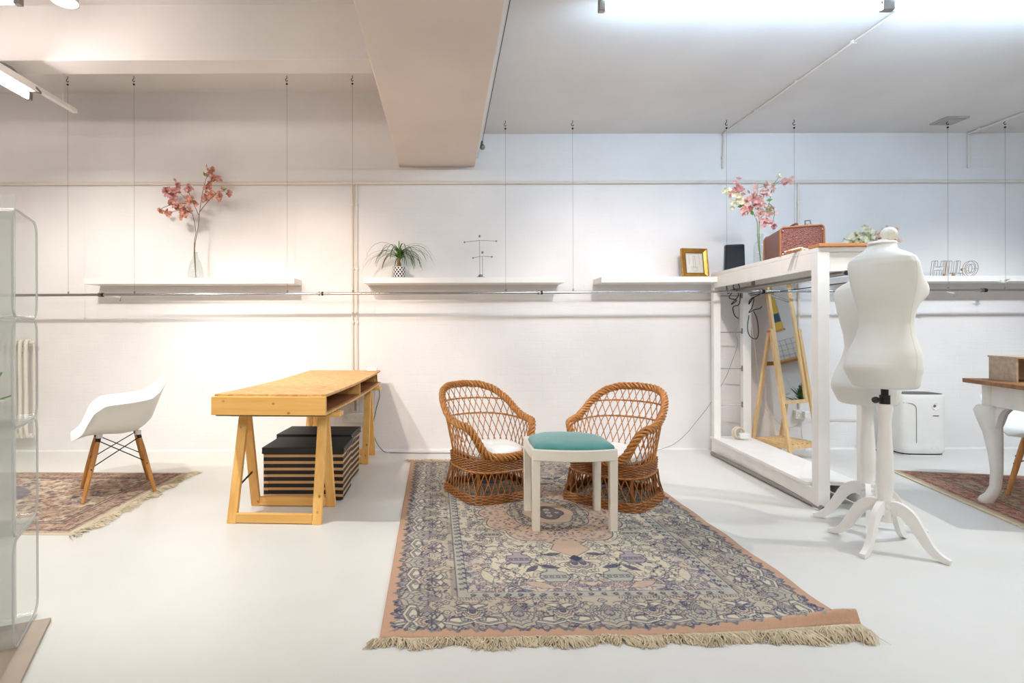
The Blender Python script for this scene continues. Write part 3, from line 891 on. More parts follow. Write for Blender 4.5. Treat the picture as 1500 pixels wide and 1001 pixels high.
# cables at the table
def cable(pts, r, mt, label, n=8):
    pts = [Vector(p) for p in pts]
    o = MB(pts[0]).tube(spline(pts, n), r, 6).build('cable', mt, fix=False)
    o.location = pts[0]
    return tag(o, label, 'cable')
wq = WY - .03
cable([P(551, 549, 5.0), P(553, 562, 5.05), P(556, 580, wq), P(551, 600, wq), P(547, 622, wq), P(550, 645, wq), G(563, 662, .006), G(580, 663.5, .006), G(612, 664, .006), G(655, 664, .006), G(700, 664, .006)], .003, M['dark_metal'], 'thin dark cable running from the wooden table along the foot of the wall')
cable([P(548, 556, 5.02), P(549, 580, wq), P(546, 608, wq)], .0035, M['wallpaint'], 'thin pale cable hanging behind the wooden table to the socket')

# striped boxes
m, nt, b = base_mat('striped_card', .7)
v = coords(nt)
sp = nt.nodes.new('ShaderNodeSeparateXYZ'); nt.links.new(v, sp.inputs[0])
fr = nt.nodes.new('ShaderNodeMath'); fr.operation = 'MULTIPLY'; fr.inputs[1].default_value = 1 / .0437; nt.links.new(sp.outputs['Z'], fr.inputs[0])
f2 = nt.nodes.new('ShaderNodeMath'); f2.operation = 'FRACT'; nt.links.new(fr.outputs[0], f2.inputs[0])
f3 = nt.nodes.new('ShaderNodeMath'); f3.operation = 'GREATER_THAN'; f3.inputs[1].default_value = .60; nt.links.new(f2.outputs[0], f3.inputs[0])
nt.links.new(mixc(nt, f3.outputs[0], lin((33, 29, 26)), lin((202, 160, 112))), b.inputs['Base Color'])
M['stripe'] = m
M['black_card'] = mat('black_card', (34, 31, 30), .6, bscale=120, bstr=.1)
def storage_box(x0, x1, y0, y1, h, rz, label):
    t = thing('storage_box', ((x0 + x1) / 2, (y0 + y1) / 2, 0), label, 'box', rz)
    w_, d_ = (x1 - x0) / 2, (y1 - y0) / 2
    MB().hexa([(-w_ + .006, -d_ + .006, .004), (w_ - .006, -d_ + .006, .004), (w_ - .006, d_ - .006, .004), (-w_ + .006, d_ - .006, .004)], [(-w_, -d_, h - .02), (w_, -d_, h - .02), (w_, d_, h - .02), (-w_, d_, h - .02)]).build('box_body', M['stripe'], t, bevel=.004)
    l = MB().bx(-w_ - .008, w_ + .008, -d_ - .008, d_ + .008, h - .006, h + .002)
    for q in ((-w_ - .008, w_ + .008, -d_ - .009, -d_ - .005), (-w_ - .008, w_ + .008, d_ + .005, d_ + .009), (-w_ - .009, -w_ - .005, -d_ - .008, d_ + .008), (w_ + .005, w_ + .009, -d_ - .008, d_ + .008)):
        l.bx(q[0], q[1], q[2], q[3], h - .04, h + .001)
    l.build('lid', M['black_card'], t, bevel=.002)
    MB().bx(w_ - .003, w_ + .0015, -.045, .045, h - .082, h - .055).build('hand_hole', M['black'], t, bevel=.004)
    for y in (-d_ + .03, d_ - .03):
        MB().ball((w_ + .01, y, h - .02), .006, 8, 4).build('rivet', M['steel'], t)
    for sx_ in (-1, 1):
        MB().bx(sx_ * w_ - .03 * (sx_ > 0) - .0005, sx_ * w_ + .03 * (sx_ < 0) + .0005, -d_ + .001, -d_ + .0065, .01, h - .03).build('corner_flap', M['stripe'], t)
storage_box(-1.197, -.672, 3.70, 4.05, .352, -.01, 'front striped cardboard box with black lid under the wooden table')
storage_box(-1.235, -.69, 4.16, 4.50, .352, -.05, 'rear striped cardboard box with black lid nearer the wall under the table')

# ---------------------------------------------------------------- stool
t = thing('stool', (.725, 3.30, 0), 'cream lacquered four legged stool with a teal padded seat, in front of the wicker chairs', 'stool', -.012)
HX0, HX1, HY = .225, .228, .185
zs = .462
def bowed(hx, hy, bx_, by, n=10):
    p = []
    for i in range(n): p.append((lerp(-hx, hx, i / n), -hy - by * (1 - (2 * i / n - 1) ** 2)))
    for i in range(n): p.append((hx + bx_ * (1 - (2 * i / n - 1) ** 2), lerp(-hy, hy, i / n)))
    for i in range(n): p.append((lerp(hx, -hx, i / n), hy + by * (1 - (2 * i / n - 1) ** 2)))
    for i in range(n): p.append((-hx - bx_ * (1 - (2 * i / n - 1) ** 2), lerp(hy, -hy, i / n)))
    return p
outer = bowed(.237, .194, .003, .042); inner = bowed(.205, .165, .004, .04)
mb = MB()
n = len(outer)
vs = [(x, y, zs - .062) for x, y in outer] + [(x, y, zs) for x, y in outer] + [(x, y, zs) for x, y in inner] + [(x, y, zs - .062) for x, y in inner]
fs = []
for a_ in range(4):
    for k in range(n):
        l = (k + 1) % n
        fs.append((a_ * n + k, a_ * n + l, ((a_ + 1) % 4) * n + l, ((a_ + 1) % 4) * n + k))
mb.add(vs, fs).build('seat_frame', M['cream'], t, bevel=.004)
for sx_, sy in ((-1, -1), (1, -1), (-1, 1), (1, 1)):
    x, y = sx_ * .215, sy * .175
    MB().hexa([(x - .021, y - .021, 0), (x + .021, y - .021, 0), (x + .021, y + .021, 0), (x - .021, y + .021, 0)],
              [(x - .023, y - .02, zs - .03), (x + .023, y - .02, zs - .03), (x + .023, y + .02, zs - .03), (x - .023, y + .02, zs - .03)]).build('leg', M['cream'], t, bevel=.004)
M['teal'] = mat('teal_velvet', (84, 146, 140), .85, vary=.08, vscale=14, bscale=160, bstr=.2, sheen=.4)
def cut(hx, hy, c):
    q = []
    for (x, y), (dx, dy) in (((-hx, -hy), (1, 0)), ((hx, -hy), (0, 1)), ((hx, hy), (-1, 0)), ((-hx, hy), (0, -1))):
        q.append((x, y, dx, dy))
    return q
pad = []
base = bowed(.224, .177, .002, .04)
for k, z in ((.985, -.01), (1.0, .004), (.985, .016), (.93, .026), (.8, .033), (.55, .037), (.25, .039), (.02, .04)):
    ring = []
    for x, y in base:
        if y > .0:                               # the rear corners are cut off
            lim = .222 - .9 * max(0, y - .10)
            x = max(-lim, min(lim, x))
        ring.append(Vector((x * k, y * k, zs + z)))
    pad.append(ring)
MB().loft(pad).build('seat_pad', M['teal'], t)

# ---------------------------------------------------------------- wicker tub chairs
M['wicker'] = mat('wicker_cane', (186, 124, 60), .48, vary=.16, vscale=40)
M['wicker_dark'] = mat('wicker_cane_dark', (156, 98, 44), .5, vary=.16, vscale=40)
M['cushion'] = mat('white_cotton', (240, 238, 234), .9, vary=.02, bscale=140, bstr=.15)
def superell(th, a, b, n=3.0):
    c, s = math.sin(th), -math.cos(th)           # th = 0 at the front (-y)
    k = (abs(c) ** n + abs(s) ** n) ** (-1 / n)
    return c * k * a, s * k * b
ZS0, ZR0, ZB0, ZB1 = .275, .195, .055, .0
def shell_pt(th, z):
    """the shell above the seat"""
    q = (z - ZS0) / .47
    x, y = superell(th, .25 + .055 * q, 1, 2.7)
    sid = superell(th, 1, 1, 2.7)
    front, back = .235 + .01 * min(1, q * 2), .225 + .23 * max(0, q)
    y = sid[1] * (front if sid[1] < 0 else back)
    return Vector((x, y, z))
def rim_h(th):
    a = abs((th + PI) % (2 * PI) - PI) * 180 / PI
    return interp(a, [0, 26, 36, 44, 52, 62, 80, 98, 112, 126, 140, 155, 180], [.283, .288, .318, .39, .455, .487, .492, .505, .545, .615, .672, .70, .708])
def base_pt(th, z):
    q = 1 - z / ZR0
    f = 1.02 + .16 * max(0, q) ** 1.4
    x, y = superell(th, .24 * f, .232 * f, 4.6)
    return Vector((x, y, z))
def band_pt(th, z):
    q = (z - ZR0) / (ZS0 - ZR0)
    x, y = superell(th, .25 + .006 * q, .238 + .002 * q, 3.2)
    return Vector((x, y, z))
def weave(fn, z0, z1, rows, amp, r, stakes, phase=0):
    mb = MB()
    for k in range(rows):
        z = lerp(z0, z1, (k + .5) / rows)
        nn = stakes * 3
        pts = []
        for i in range(nn):
            th = 2 * PI * i / nn
            p = fn(th, z); c = Vector((p.x, p.y, 0)).normalized()
            pts.append(p + c * amp * math.cos(stakes / 2 * th + PI * k + phase))
        mb.tube(pts, r, 5, closed=True)
    return mb
def braid(path, R0, r, strands, pitch):
    mb = MB(); n = len(path)
    tot = sum((path[(i + 1) % n] - path[i]).length for i in range(n))
    turns = round(tot / pitch)
    d = [0]
    for i in range(n): d.append(d[-1] + (path[(i + 1) % n] - path[i]).length)
    for s in range(strands):
        pts = []
        for i in range(n):
            t = (path[(i + 1) % n] - path[i - 1]).normalized()
            p = path[i]
            x = Vector((p.x, p.y + .02, 0)).normalized(); x = (x - t * x.dot(t)).normalized(); y = t.cross(x)
            a = 2 * PI * (d[i] / tot * turns + s / strands)
            pts.append(p + (x * math.cos(a) + y * math.sin(a) * 1.15) * R0)
        mb.tube(pts, r, 5, closed=True)
    return mb
def make_wicker_chair():
    t = thing('wicker_chair', (0, 0, 0), 'x', 'chair')
    N = 260
    # even steps along the rim
    raw = [shell_pt(2 * PI * i / 2000, rim_h(2 * PI * i / 2000)) for i in range(2000)]
    acc = [0]
    for i in range(2000): acc.append(acc[-1] + (raw[(i + 1) % 2000] - raw[i]).length)
    path = []
    for k in range(N):
        q = acc[-1] * k / N
        i = int(np.searchsorted(acc, q, side='right')) - 1
        path.append(raw[i % 2000])
    braid(path, .0165, .0098, 4, .13).build('braided_rim', M['wicker'], t, fix=False)
    # open lattice of the back and arms: canes leaning either way
    n = 38
    for sg in (-1, 1):
        for i in range(n):
            th0 = 2 * PI * (i + (.0 if sg > 0 else .0)) / n
            pts = []; z = ZS0 - .01; th = th0
            while len(pts) < 40:
                pts.append(shell_pt(th, z) + Vector((0, 0, 0)))
                th += sg * .0215 * (1.25 if abs(((th + PI) % (2 * PI)) - PI) < 1.9 else 1); z += .016
                if z > rim_h(th) - .004:
                    break
            if len(pts) < 3: continue
            pts.append(shell_pt(th, min(z, rim_h(th))))
            off = .0022 * sg
            pts = [p + Vector((p.x, p.y, 0)).normalized() * off for p in pts]
            MB().tube(pts[::2] + ([pts[-1]] if len(pts) % 2 == 0 else []), .0034, 5).build('back_cane', M['wicker'], t, fix=False)
    # the two arched bands across the back
    for z0, lim, dz in ((.475, 96, .02), (.575, 118, .028)):
        pts = []
        for k in range(41):
            a = lerp(-lim, lim, k / 40)
            th = PI + R(a) * .98
            z = z0 + dz * math.cos(R(a) * 90 / lim) - (.02 if z0 < .55 else 0) * 0
            z = min(z, rim_h(th) - .01)
            pts.append(shell_pt(th, z))
        mb = MB()
        for s in (-1, 1):
            mb.tube([p + Vector((p.x, p.y, 0)).normalized() * .003 * s + Vector((0, 0, .004 * math.sin(k * 1.6 + (0 if s > 0 else PI)))) for k, p in enumerate(pts)], .0042, 5)
        mb.build('back_band', M['wicker'], t, fix=False)
    # woven seat band
    weave(band_pt, ZR0, ZS0, 10, .0042, .0047, 60).build('woven_band', M['wicker_dark'], t, fix=False)
    MB().tube([band_pt(2 * PI * i / 80, ZR0 - .003) for i in range(80)], .009, 6, closed=True).build('lower_hoop', M['wicker'], t, fix=False)
    # seat board
    MB().loft([[band_pt(2 * PI * i / 48, z) * .97 for i in range(48)] for z in (.238, .25)]).build('seat', M['wicker_dark'], t)
    # open canes of the base
    n = 40
    for i in range(n):
        for sg in (-1, 1):
            th = 2 * PI * i / n
            pts = []
            for k in range(6):
                q = k / 5
                p = base_pt(th + sg * .2 * q, lerp(ZR0, ZB0 - .02, q))
                pts.append(p + Vector((p.x, p.y, 0)).normalized() * .0025 * sg)
            MB().tube(pts, .0038, 5).build('base_cane', M['wicker_dark'], t, fix=False)
    for i in range(4):
        p = base_pt(2 * PI * (i + .5) / 4, 0) * .86; q = base_pt(2 * PI * (i + .5) / 4, ZR0) * .9
        MB().tube([(p.x, p.y, .004), (q.x, q.y, .24)], .013, 8).build('inner_leg', M['wicker_dark'], t)
    weave(base_pt, .002, ZB0, 6, .0045, .0056, 52).build('woven_foot', M['wicker_dark'], t, fix=False)
    return t
wc = make_wicker_chair()
wc.location = (.32, 3.88, .009); wc.rotation_euler.z = R(24)
wc['label'] = 'wicker tub chair left of the teal stool, nearer the wooden table'
wd = copy_tree(wc)
wd.location = (1.125, 3.735, .009); wd.rotation_euler.z = R(-40)
wd['label'] = 'wicker tub chair right of the teal stool, nearer the white rack'
for o in (wc, wd): o['group'] = 'wicker chairs on the big rug'
def seat_cushion(loc, rz, label):
    rings = []
    nn = 48
    for k, z in ((.93, .0), (1.0, .022), (1.0, .042), (.95, .06), (.8, .072), (.5, .078), (.2, .074), (.03, .066)):
        ring = []
        for i in range(nn):
            th = 2 * PI * i / nn
            x, y = superell(th, .205, .205, 4.5)
            d = 1 + .03 * math.sin(th * 5 + 1)
            zz = z + (.006 * math.sin(th * 4 + .6) if .3 < k < .97 and z > .05 else 0)
            ring.append(Vector((x * k * d, y * k * d, zz)))
        rings.append(ring)
    t = thing('seat_cushion', loc, label, 'cushion', rz, 'cushions in the wicker chairs')
    MB().loft(rings).build('pad', M['cushion'], t, angle=80)
    for x, y in ((.07, .07), (-.07, .07), (.07, -.07), (-.07, -.07)):
        MB().ball((x, y, .0745), .007, 8, 4, .5).build('tuft', M['cushion'], t)
    # piped edge
    MB().tube([(superell(2 * PI * i / 48, .207, .207, 4.5)[0] * (1 + .03 * math.sin(2 * PI * i / 48 * 5 + 1)), superell(2 * PI * i / 48, .207, .207, 4.5)[1] * (1 + .03 * math.sin(2 * PI * i / 48 * 5 + 1)), .032) for i in range(48)], .004, 5, closed=True).build('seam', M['cushion'], t, fix=False)
    return t
ca = seat_cushion((.325, 3.885, .264), R(26), 'white cotton cushion in the left wicker chair')
cb = seat_cushion((1.127, 3.742, .264), R(-42), 'white cotton cushion in the right wicker chair')
for cu, tilt in ((ca, R(3)), (cb, R(3))): pass

# ---------------------------------------------------------------- moulded armchair on wooden dowel legs
M['shell'] = mat('moulded_white', (232, 231, 224), .38, vary=.01)
def make_shell_chair():
    t = thing('shell_armchair', (0, 0, 0), 'x', 'chair')
    S = np.linspace(0, 1, 29)
    kc = [0, .1, .22, .36, .5, .62, .74, .87, 1]
    cf = [-.285, -.255, -.2, -.1, .0, .1, .18, .22, .285]   # y of the keel, front is -y
    cz = [.402, .418, .43, .426, .418, .43, .50, .61, .775]
    rw_ = [.20, .22, .25, .285, .305, .305, .29, .235, .14]
    rf = [-.284, -.260, -.218, -.172, -.11, .04, .16, .228, .285]
    rz_ = [.404, .420, .462, .605, .664, .674, .68, .705, .775]
    rows = []
    for s in S:
        a, b_, w_, c_, d = (interp(s, kc, q) for q in (cf, cz, rw_, rf, rz_))
        row = []
        for u in np.linspace(-1, 1, 33):
            k = abs(u)
            x = w_ * (1 - (1 - k) ** 1.75) ** .92
            h = k ** (2.9 if s < .7 else lerp(2.9, 1.6, (s - .7) / .3))
            fl = max(0, k - .84) / .16
            x += .045 * fl * fl * smooth(.2, .35, s) * (1 - smooth(.8, .95, s))
            h -= .10 * fl ** 3 * smooth(.2, .35, s) * (1 - smooth(.75, .9, s))
            row.append(Vector((math.copysign(x, u), lerp(a, c_, h), lerp(b_, d, h))))
        rows.append(row)
    # rounded corners at the lip and the top
    o = MB().sheet(rows).build('seat_shell', M['shell'], t, fix=True, angle=60)
    sm = o.modifiers.new('thick', 'SOLIDIFY'); sm.thickness = .008; sm.offset = 0
    ss = o.modifiers.new('smooth', 'SUBSURF'); ss.levels = 1; ss.render_levels = 1
    tops = {}
    for sx_ in (-1, 1):
        for sy in (-1, 1):
            a = Vector((sx_ * .115, sy * .115 - .01, .412)); b_ = Vector((sx_ * .205, sy * .21 - .01, 0))
            tops[sx_, sy] = (a, b_)
            d = (b_ - a)
            lg = MB().tube([a + d * q for q in (.02, .25, .6, 1)], [.0125, .0165, .0155, .0105], 12).build('leg', M['oak'], t)
            MB().tube([a - d * .03, a + d * .09], .0145, 10).build('leg_bracket', M['dark_metal'], lg)
            MB().ball(a + d * .5 + Vector((sx_ * .016, 0, 0)), .005, 8, 4).build('screw', M['dark_metal'], lg)
    pt = lambda k, q: tops[k][0].lerp(tops[k][1], q)
    br = MB()
    for a, b_ in (((-1, -1), (-1, 1)), ((1, -1), (1, 1)), ((-1, -1), (1, -1)), ((-1, 1), (1, 1))):
        br.tube([pt(a, .07), pt(b_, .48)], .0036, 6).tube([pt(b_, .07), pt(a, .48)], .0036, 6)
    br.build('wire_brace', M['dark_metal'], t, fix=False)
    for sx_ in (-1, 1):
        for sy in (-1, 1): MB().tube([(sx_ * .115, sy * .115 - .01, .40), (sx_ * .115, sy * .115 - .01, .428)], .02, 10).build('shock_mount', M['plastic'], t)
    return t
ch = make_shell_chair()
ch.location = (-2.275, 3.915, .01)
ch.rotation_euler.z = math.atan2(-.83, .56)            # local front -y turned to the left and a little towards us
ch['label'] = 'white moulded armchair on wooden dowel legs standing alone on the left rug'
c2 = copy_tree(ch)
c2.location = (4.08, 3.76, .01); c2.rotation_euler.z = R(-47)
c2['label'] = 'white moulded armchair at the right, half hidden by the desk'
for o in (ch, c2): o['group'] = 'moulded armchairs'
# ---------------------------------------------------------------- white portal rack
X0f, X0r, YF, YR = 2.315, 2.44, 3.47, 5.12     # left side at the front post / at the wall
rk_ang = math.atan2(X0f - X0r, YR - YF) * -1
RKL = math.hypot(X0r - X0f, YR - YF)
RO = Vector((X0f, YF, 0))
rack = thing('portal_rack', RO, 'tall white wooden clothes rack frame standing out from the wall', 'rack', -rk_ang)
RW, HT = .325, 1.635
ps = .07
MB().bx(0, ps, 0, .07, 0, HT - .03).build('post', M['white'], rack, bevel=.002)
MB().bx(RW - ps * .8, RW, 0, .07, 0, HT - .03).build('post', M['white'], rack, bevel=.002)
MB().bx(0, .06, RKL - .06, RKL, .0, HT - .03).build('post', M['white'], rack, bevel=.002)
q = MB().bx(RW - .07, RW, RKL - .06, RKL, .0, HT - .03).build('post', M['white'], rack, bevel=.002)
for px, py in ((1086, 433), (1086, 485), (1086, 540), (1086, 593)):
    z = P(px, py, 5.05).z
    h = MB().bx(RW - .074, RW - .068, RKL - .055, RKL - .025, z - .025, z + .025).build('hinge_plate', M['steel'], q, bevel=.002)
MB().bx(0, RW, 0, RKL, HT - .03, HT).build('top_board', M['white'], rack, bevel=.003)
MB().bx(0, .022, .07, RKL - .06, HT - .135, HT - .03).build('top_rail', M['white'], rack, bevel=.002)
MB().bx(RW - .022, RW, .07, RKL - .06, HT - .135, HT - .03).build('top_rail', M['white'], rack, bevel=.002)
MB().bx(ps, RW - ps * .8, .02, .05, HT - .15, HT - .03).build('cross_rail', M['white'], rack, bevel=.002)
MB().bx(0, .022, .07, RKL - .06, .012, .125).build('base_side', M['white'], rack, bevel=.002)
MB().bx(RW - .022, RW, .07, RKL - .06, .012, .125).build('base_side', M['white'], rack, bevel=.002)
MB().bx(-.012, RW + .01, .12, RKL + .01, .125, .147).build('base_board', M['white'], rack, bevel=.002)
for z in (P(1070, 487, 5.1).z, P(1070, 540, 5.1).z, P(1070, 593, 5.1).z, P(1070, 434, 5.1).z):
    MB().tube([(.055, RKL - .04, z), (RW - .068, RKL - .04, z)], .0045, 6).build('rod', M['steel'], rack)
gr = MB().tube([(RW / 2, -.012, 1.472), (RW / 2, RKL - .05, 1.472)], .0165, 14).build('hanging_tube', M['steel'], rack)
MB().tube([(RW / 2, -.016, 1.472), (RW / 2, -.010, 1.472)], .0125, 14).build('tube_end', M['black'], gr)
for y in (.05, 1.2):
    MB().bx(RW / 2 - .01, RW / 2 + .01, y - .01, y + .01, 1.48, HT - .03).build('tube_bracket', M['steel'], rack)
MB().tube([(RW - .01, .06, 1.43), (RW - .01, RKL - .06, 1.43)], .0035, 6).build('wire', M['dark_metal'], rack)
def rk(x, y, z=HT):
    c, s = math.cos(-rk_ang), math.sin(-rk_ang)
    return Vector((RO.x + x * c - y * s, RO.y + x * s + y * c, z))
# loose tube on the floor
pa, pb = G(1207, 746.5, .0175), G(1043, 664, .0175)
t = thing('metal_tube', (pa + pb) / 2, 'loose grey metal tube lying on the floor along the rack base', 'tube')
o3 = (pa + pb) / 2
dt = (pb - pa).normalized()
MB(o3).tube([pa, pb], .0165, 16).build('tube', M['steel'], t)
MB(o3).tube([pa - dt * .002, pa + dt * .004], .013, 16).build('open_end', M['black'], t)

# things on top of the rack
cc = rk(.13, 1.50)
t = thing('speaker', cc, 'black upright speaker on the back end of the rack top', 'speaker', R(-14))
sp_ = MB().hexa([(-.082, -.075, 0), (.082, -.075, 0), (.066, .06, 0), (-.066, .06, 0)], [(-.078, -.07, .232), (.078, -.07, .232), (.062, .058, .244), (-.062, .058, .244)])
sp_.build('cabinet', M['black'], t, bevel=.012, seg=3)
M['cloth_black'] = mat('speaker_cloth', (26, 31, 38), .8, bscale=300, bstr=.3)
MB().hexa([(-.074, -.08, .012), (.074, -.08, .012), (.074, -.072, .012), (-.074, -.072, .012)], [(-.07, -.075, .22), (.07, -.075, .22), (.07, -.067, .22), (-.07, -.067, .22)]).build('grille_cloth', M['cloth_black'], t, bevel=.003)

def petal_mesh(name, mt, size, n, cup, seed, doubled=False):
    rn = random.Random(seed); mb = MB()
    for lay in range(2 if doubled else 1):
        for k in range(n):
            a = 2 * PI * (k + lay * .5) / n + rn.uniform(-.15, .15)
            l = size * rn.uniform(.85, 1.1) * (1 - .3 * lay)
            ca_, sa = math.cos(a), math.sin(a)
            pts = []
            for q, wdt in ((.06, .08), (.5, .36), (.85, .34), (1.02, .1)):
                z = cup * l * q * q + lay * size * .12
                x = l * q
                for sgn in (-1, 1):
                    y = sgn * wdt * l
                    pts.append((x * ca_ - y * sa, x * sa + y * ca_, z + .12 * l * (abs(y) / l) ** 2 * 4))
            mb.add(pts, [(0, 1, 3, 2), (2, 3, 5, 4), (4, 5, 7, 6)])
    mb.ball((0, 0, size * .05), size * .14, 6, 4)
    o = mb.build(name, mt, fix=False, angle=80)
    me = o.data; bpy.data.objects.remove(o)
    return me
M['petal_pink'] = mat('coral_petal', (234, 174, 150), .7, vary=.18, vscale=40)
M['petal_rose'] = mat('rose_petal', (228, 170, 164), .7, vary=.16, vscale=40)
M['petal_pale'] = mat('pale_pink_petal', (236, 200, 190), .7, vary=.1, vscale=40)
M['petal_cream'] = mat('cream_petal', (240, 236, 206), .7, vary=.08, vscale=40)
M['petal_peach'] = mat('peach_petal', (240, 206, 180), .7, vary=.1, vscale=40)
M['twig'] = mat('brown_twig', (122, 98, 66), .7, vary=.15, vscale=30)
M['green_stem'] = mat('green_stem', (112, 138, 66), .6, vary=.15)
M['leaf_green'] = mat('leaf_green', (92, 142, 52), .5, vary=.2, vscale=30)
PM = {k: petal_mesh('blossom', M['petal_' + k], .02, 5, .5, i, True) for i, k in enumerate(('pink', 'rose', 'pale', 'cream', 'peach'))}
def put(name, me, parent, loc, rot, s):
    c = bpy.data.objects.new(name, me); C.objects.link(c); c.parent = parent
    c.location = loc; c.rotation_euler = rot; c.scale = (s, s, s)
    return c
def spray(name, base, label, stems, clusters, kinds, seed, rt=.0035, cat='branch', leaves=(), depth=.12, group=None, size=1.0, kindsof=None):
    """stems: polylines of photo points given as (px, py, dy); clusters: (px, py, dy, n, spread, kind)"""
    rn = random.Random(seed)
    t = thing(name, base, label, cat, 0, group)
    for st in stems:
        p = [Vector(q) - Vector(base) for q in st]
        n = len(spline(p, 5))
        MB().tube(spline(p, 5), [lerp(rt, rt * .45, i / (n - 1)) for i in range(n)], 6).build('stem', M['twig'] if kindsof != 'green' else M['green_stem'], t, fix=False)
    for c, n, sp_, kd in clusters:
        c = Vector(c) - Vector(base)
        for i in range(int(n * 1.7)):
            d = Vector((rn.gauss(0, 1), rn.gauss(0, .7), rn.gauss(0, 1))) * sp_ * .66
            put('blossom', PM[kd if isinstance(kd, str) else rn.choice(kd)], t, c + d, (PI / 2 + rn.uniform(-.9, .9), rn.uniform(-.6, .6), rn.uniform(-1, 1)), size * rn.uniform(.75, 1.2))
    for c, a in leaves:
        c = Vector(c) - Vector(base)
        d = Vector((math.cos(a), -.2, math.sin(a))) * .05; s_ = Vector((-math.sin(a), .3, math.cos(a))) * .013
        MB().add([c, c + d * .45 + s_, c + d, c + d * .45 - s_], [(0, 1, 2), (0, 2, 3)]).build('leaf', M['leaf_green'], t, fix=False)
    return t
# left blossom in its clear vase
VB = P(286.5, 407, 5.08); VB.z = SZ1
t = thing('bottle_vase', VB, 'clear glass bottle vase on the left shelf with a pink blossom branch', 'vase')
MB().lathe([(.0, .004), (.064, .0), (.068, .01), (.068, .05), (.06, .1), (.045, .15), (.026, .19), (.018, .225), (.0205, .245), (.0185, .245), (.016, .225), (.024, .19), (.042, .15), (.057, .1), (.065, .05), (.064, .012), (.0, .01)], 28, caps=False).build('glass_body', M['glass'], t)
Yb = 5.08
q = lambda px, py, d=0: P(px, py, Yb + d)
b0 = q(287, 402, .0); b0.z = SZ1 + .014
spray('blossom_branch', b0, 'pink blossom branch with two stems in the left glass bottle vase',
      [[b0, q(284.5, 375), q(285, 352), q(287, 340), q(283, 318, -.02), q(277, 300, -.03), q(268, 287, -.03), q(258, 280, -.02), q(248, 283, 0)],
       [b0, q(286, 378), q(285.5, 360), q(290, 335), q(293, 306, .02), q(297, 281, .04), q(302, 262, .04), q(307, 252, .05), q(300, 256, .05)],
       [q(281, 313, -.02), q(272, 309, -.05), q(258, 309, -.08), q(246, 313, -.1)],
       [q(276, 298, -.03), q(255, 299, -.05), q(240, 304, -.02), q(234, 307, 0)],
       [q(292, 311, .02), q(303, 297, .0), q(312, 288, -.03), q(322, 280, -.04), q(336, 283, -.05)],
       [q(291, 315, .02), q(287, 306, -.02), q(280, 292, -.05), q(276, 280, -.06), q(274, 276, -.06)],
       [q(298, 277, .03), q(306, 268, .0), q(316, 264, -.02), q(322, 262, -.03)]],
      [(q(309, 250, .05), 9, .03, 'pink'), (q(310, 263, 0), 7, .03, 'pink'), (q(320, 262, -.03), 4, .022, 'rose'), (q(303, 274, .03), 5, .02, 'pink'),
       (q(318, 286, -.03), 11, .035, 'pink'), (q(335, 282, -.05), 4, .016, 'rose'), (q(302, 291, 0), 10, .035, 'pink'), (q(276, 276, -.06), 8, .026, 'rose'),
       (q(258, 279, -.02), 8, .03, 'rose'), (q(248, 283, 0), 8, .03, 'rose'), (q(259, 269, -.02), 4, .02, 'rose'), (q(243, 279, 0), 3, .015, 'rose'), (q(254, 291, 0), 6, .026, 'rose'),
       (q(250, 297, -.02), 5, .02, 'pink'), (q(271, 308, -.05), 15, .04, 'pink'), (q(269, 317, -.05), 5, .02, 'pink'), (q(259, 303, -.06), 4, .016, 'rose'),
       (q(235, 308, 0), 4, .012, 'pink'), (q(246, 313, -.1), 6, .02, 'pink'), (q(285, 297, -.02), 3, .014, 'pink'), (q(278, 293, -.05), 5, .02, 'pink')],
      None, 4, leaves=[(q(301, 259, .05), 1.9), (q(326, 279, -.04), .3)], size=1.05)
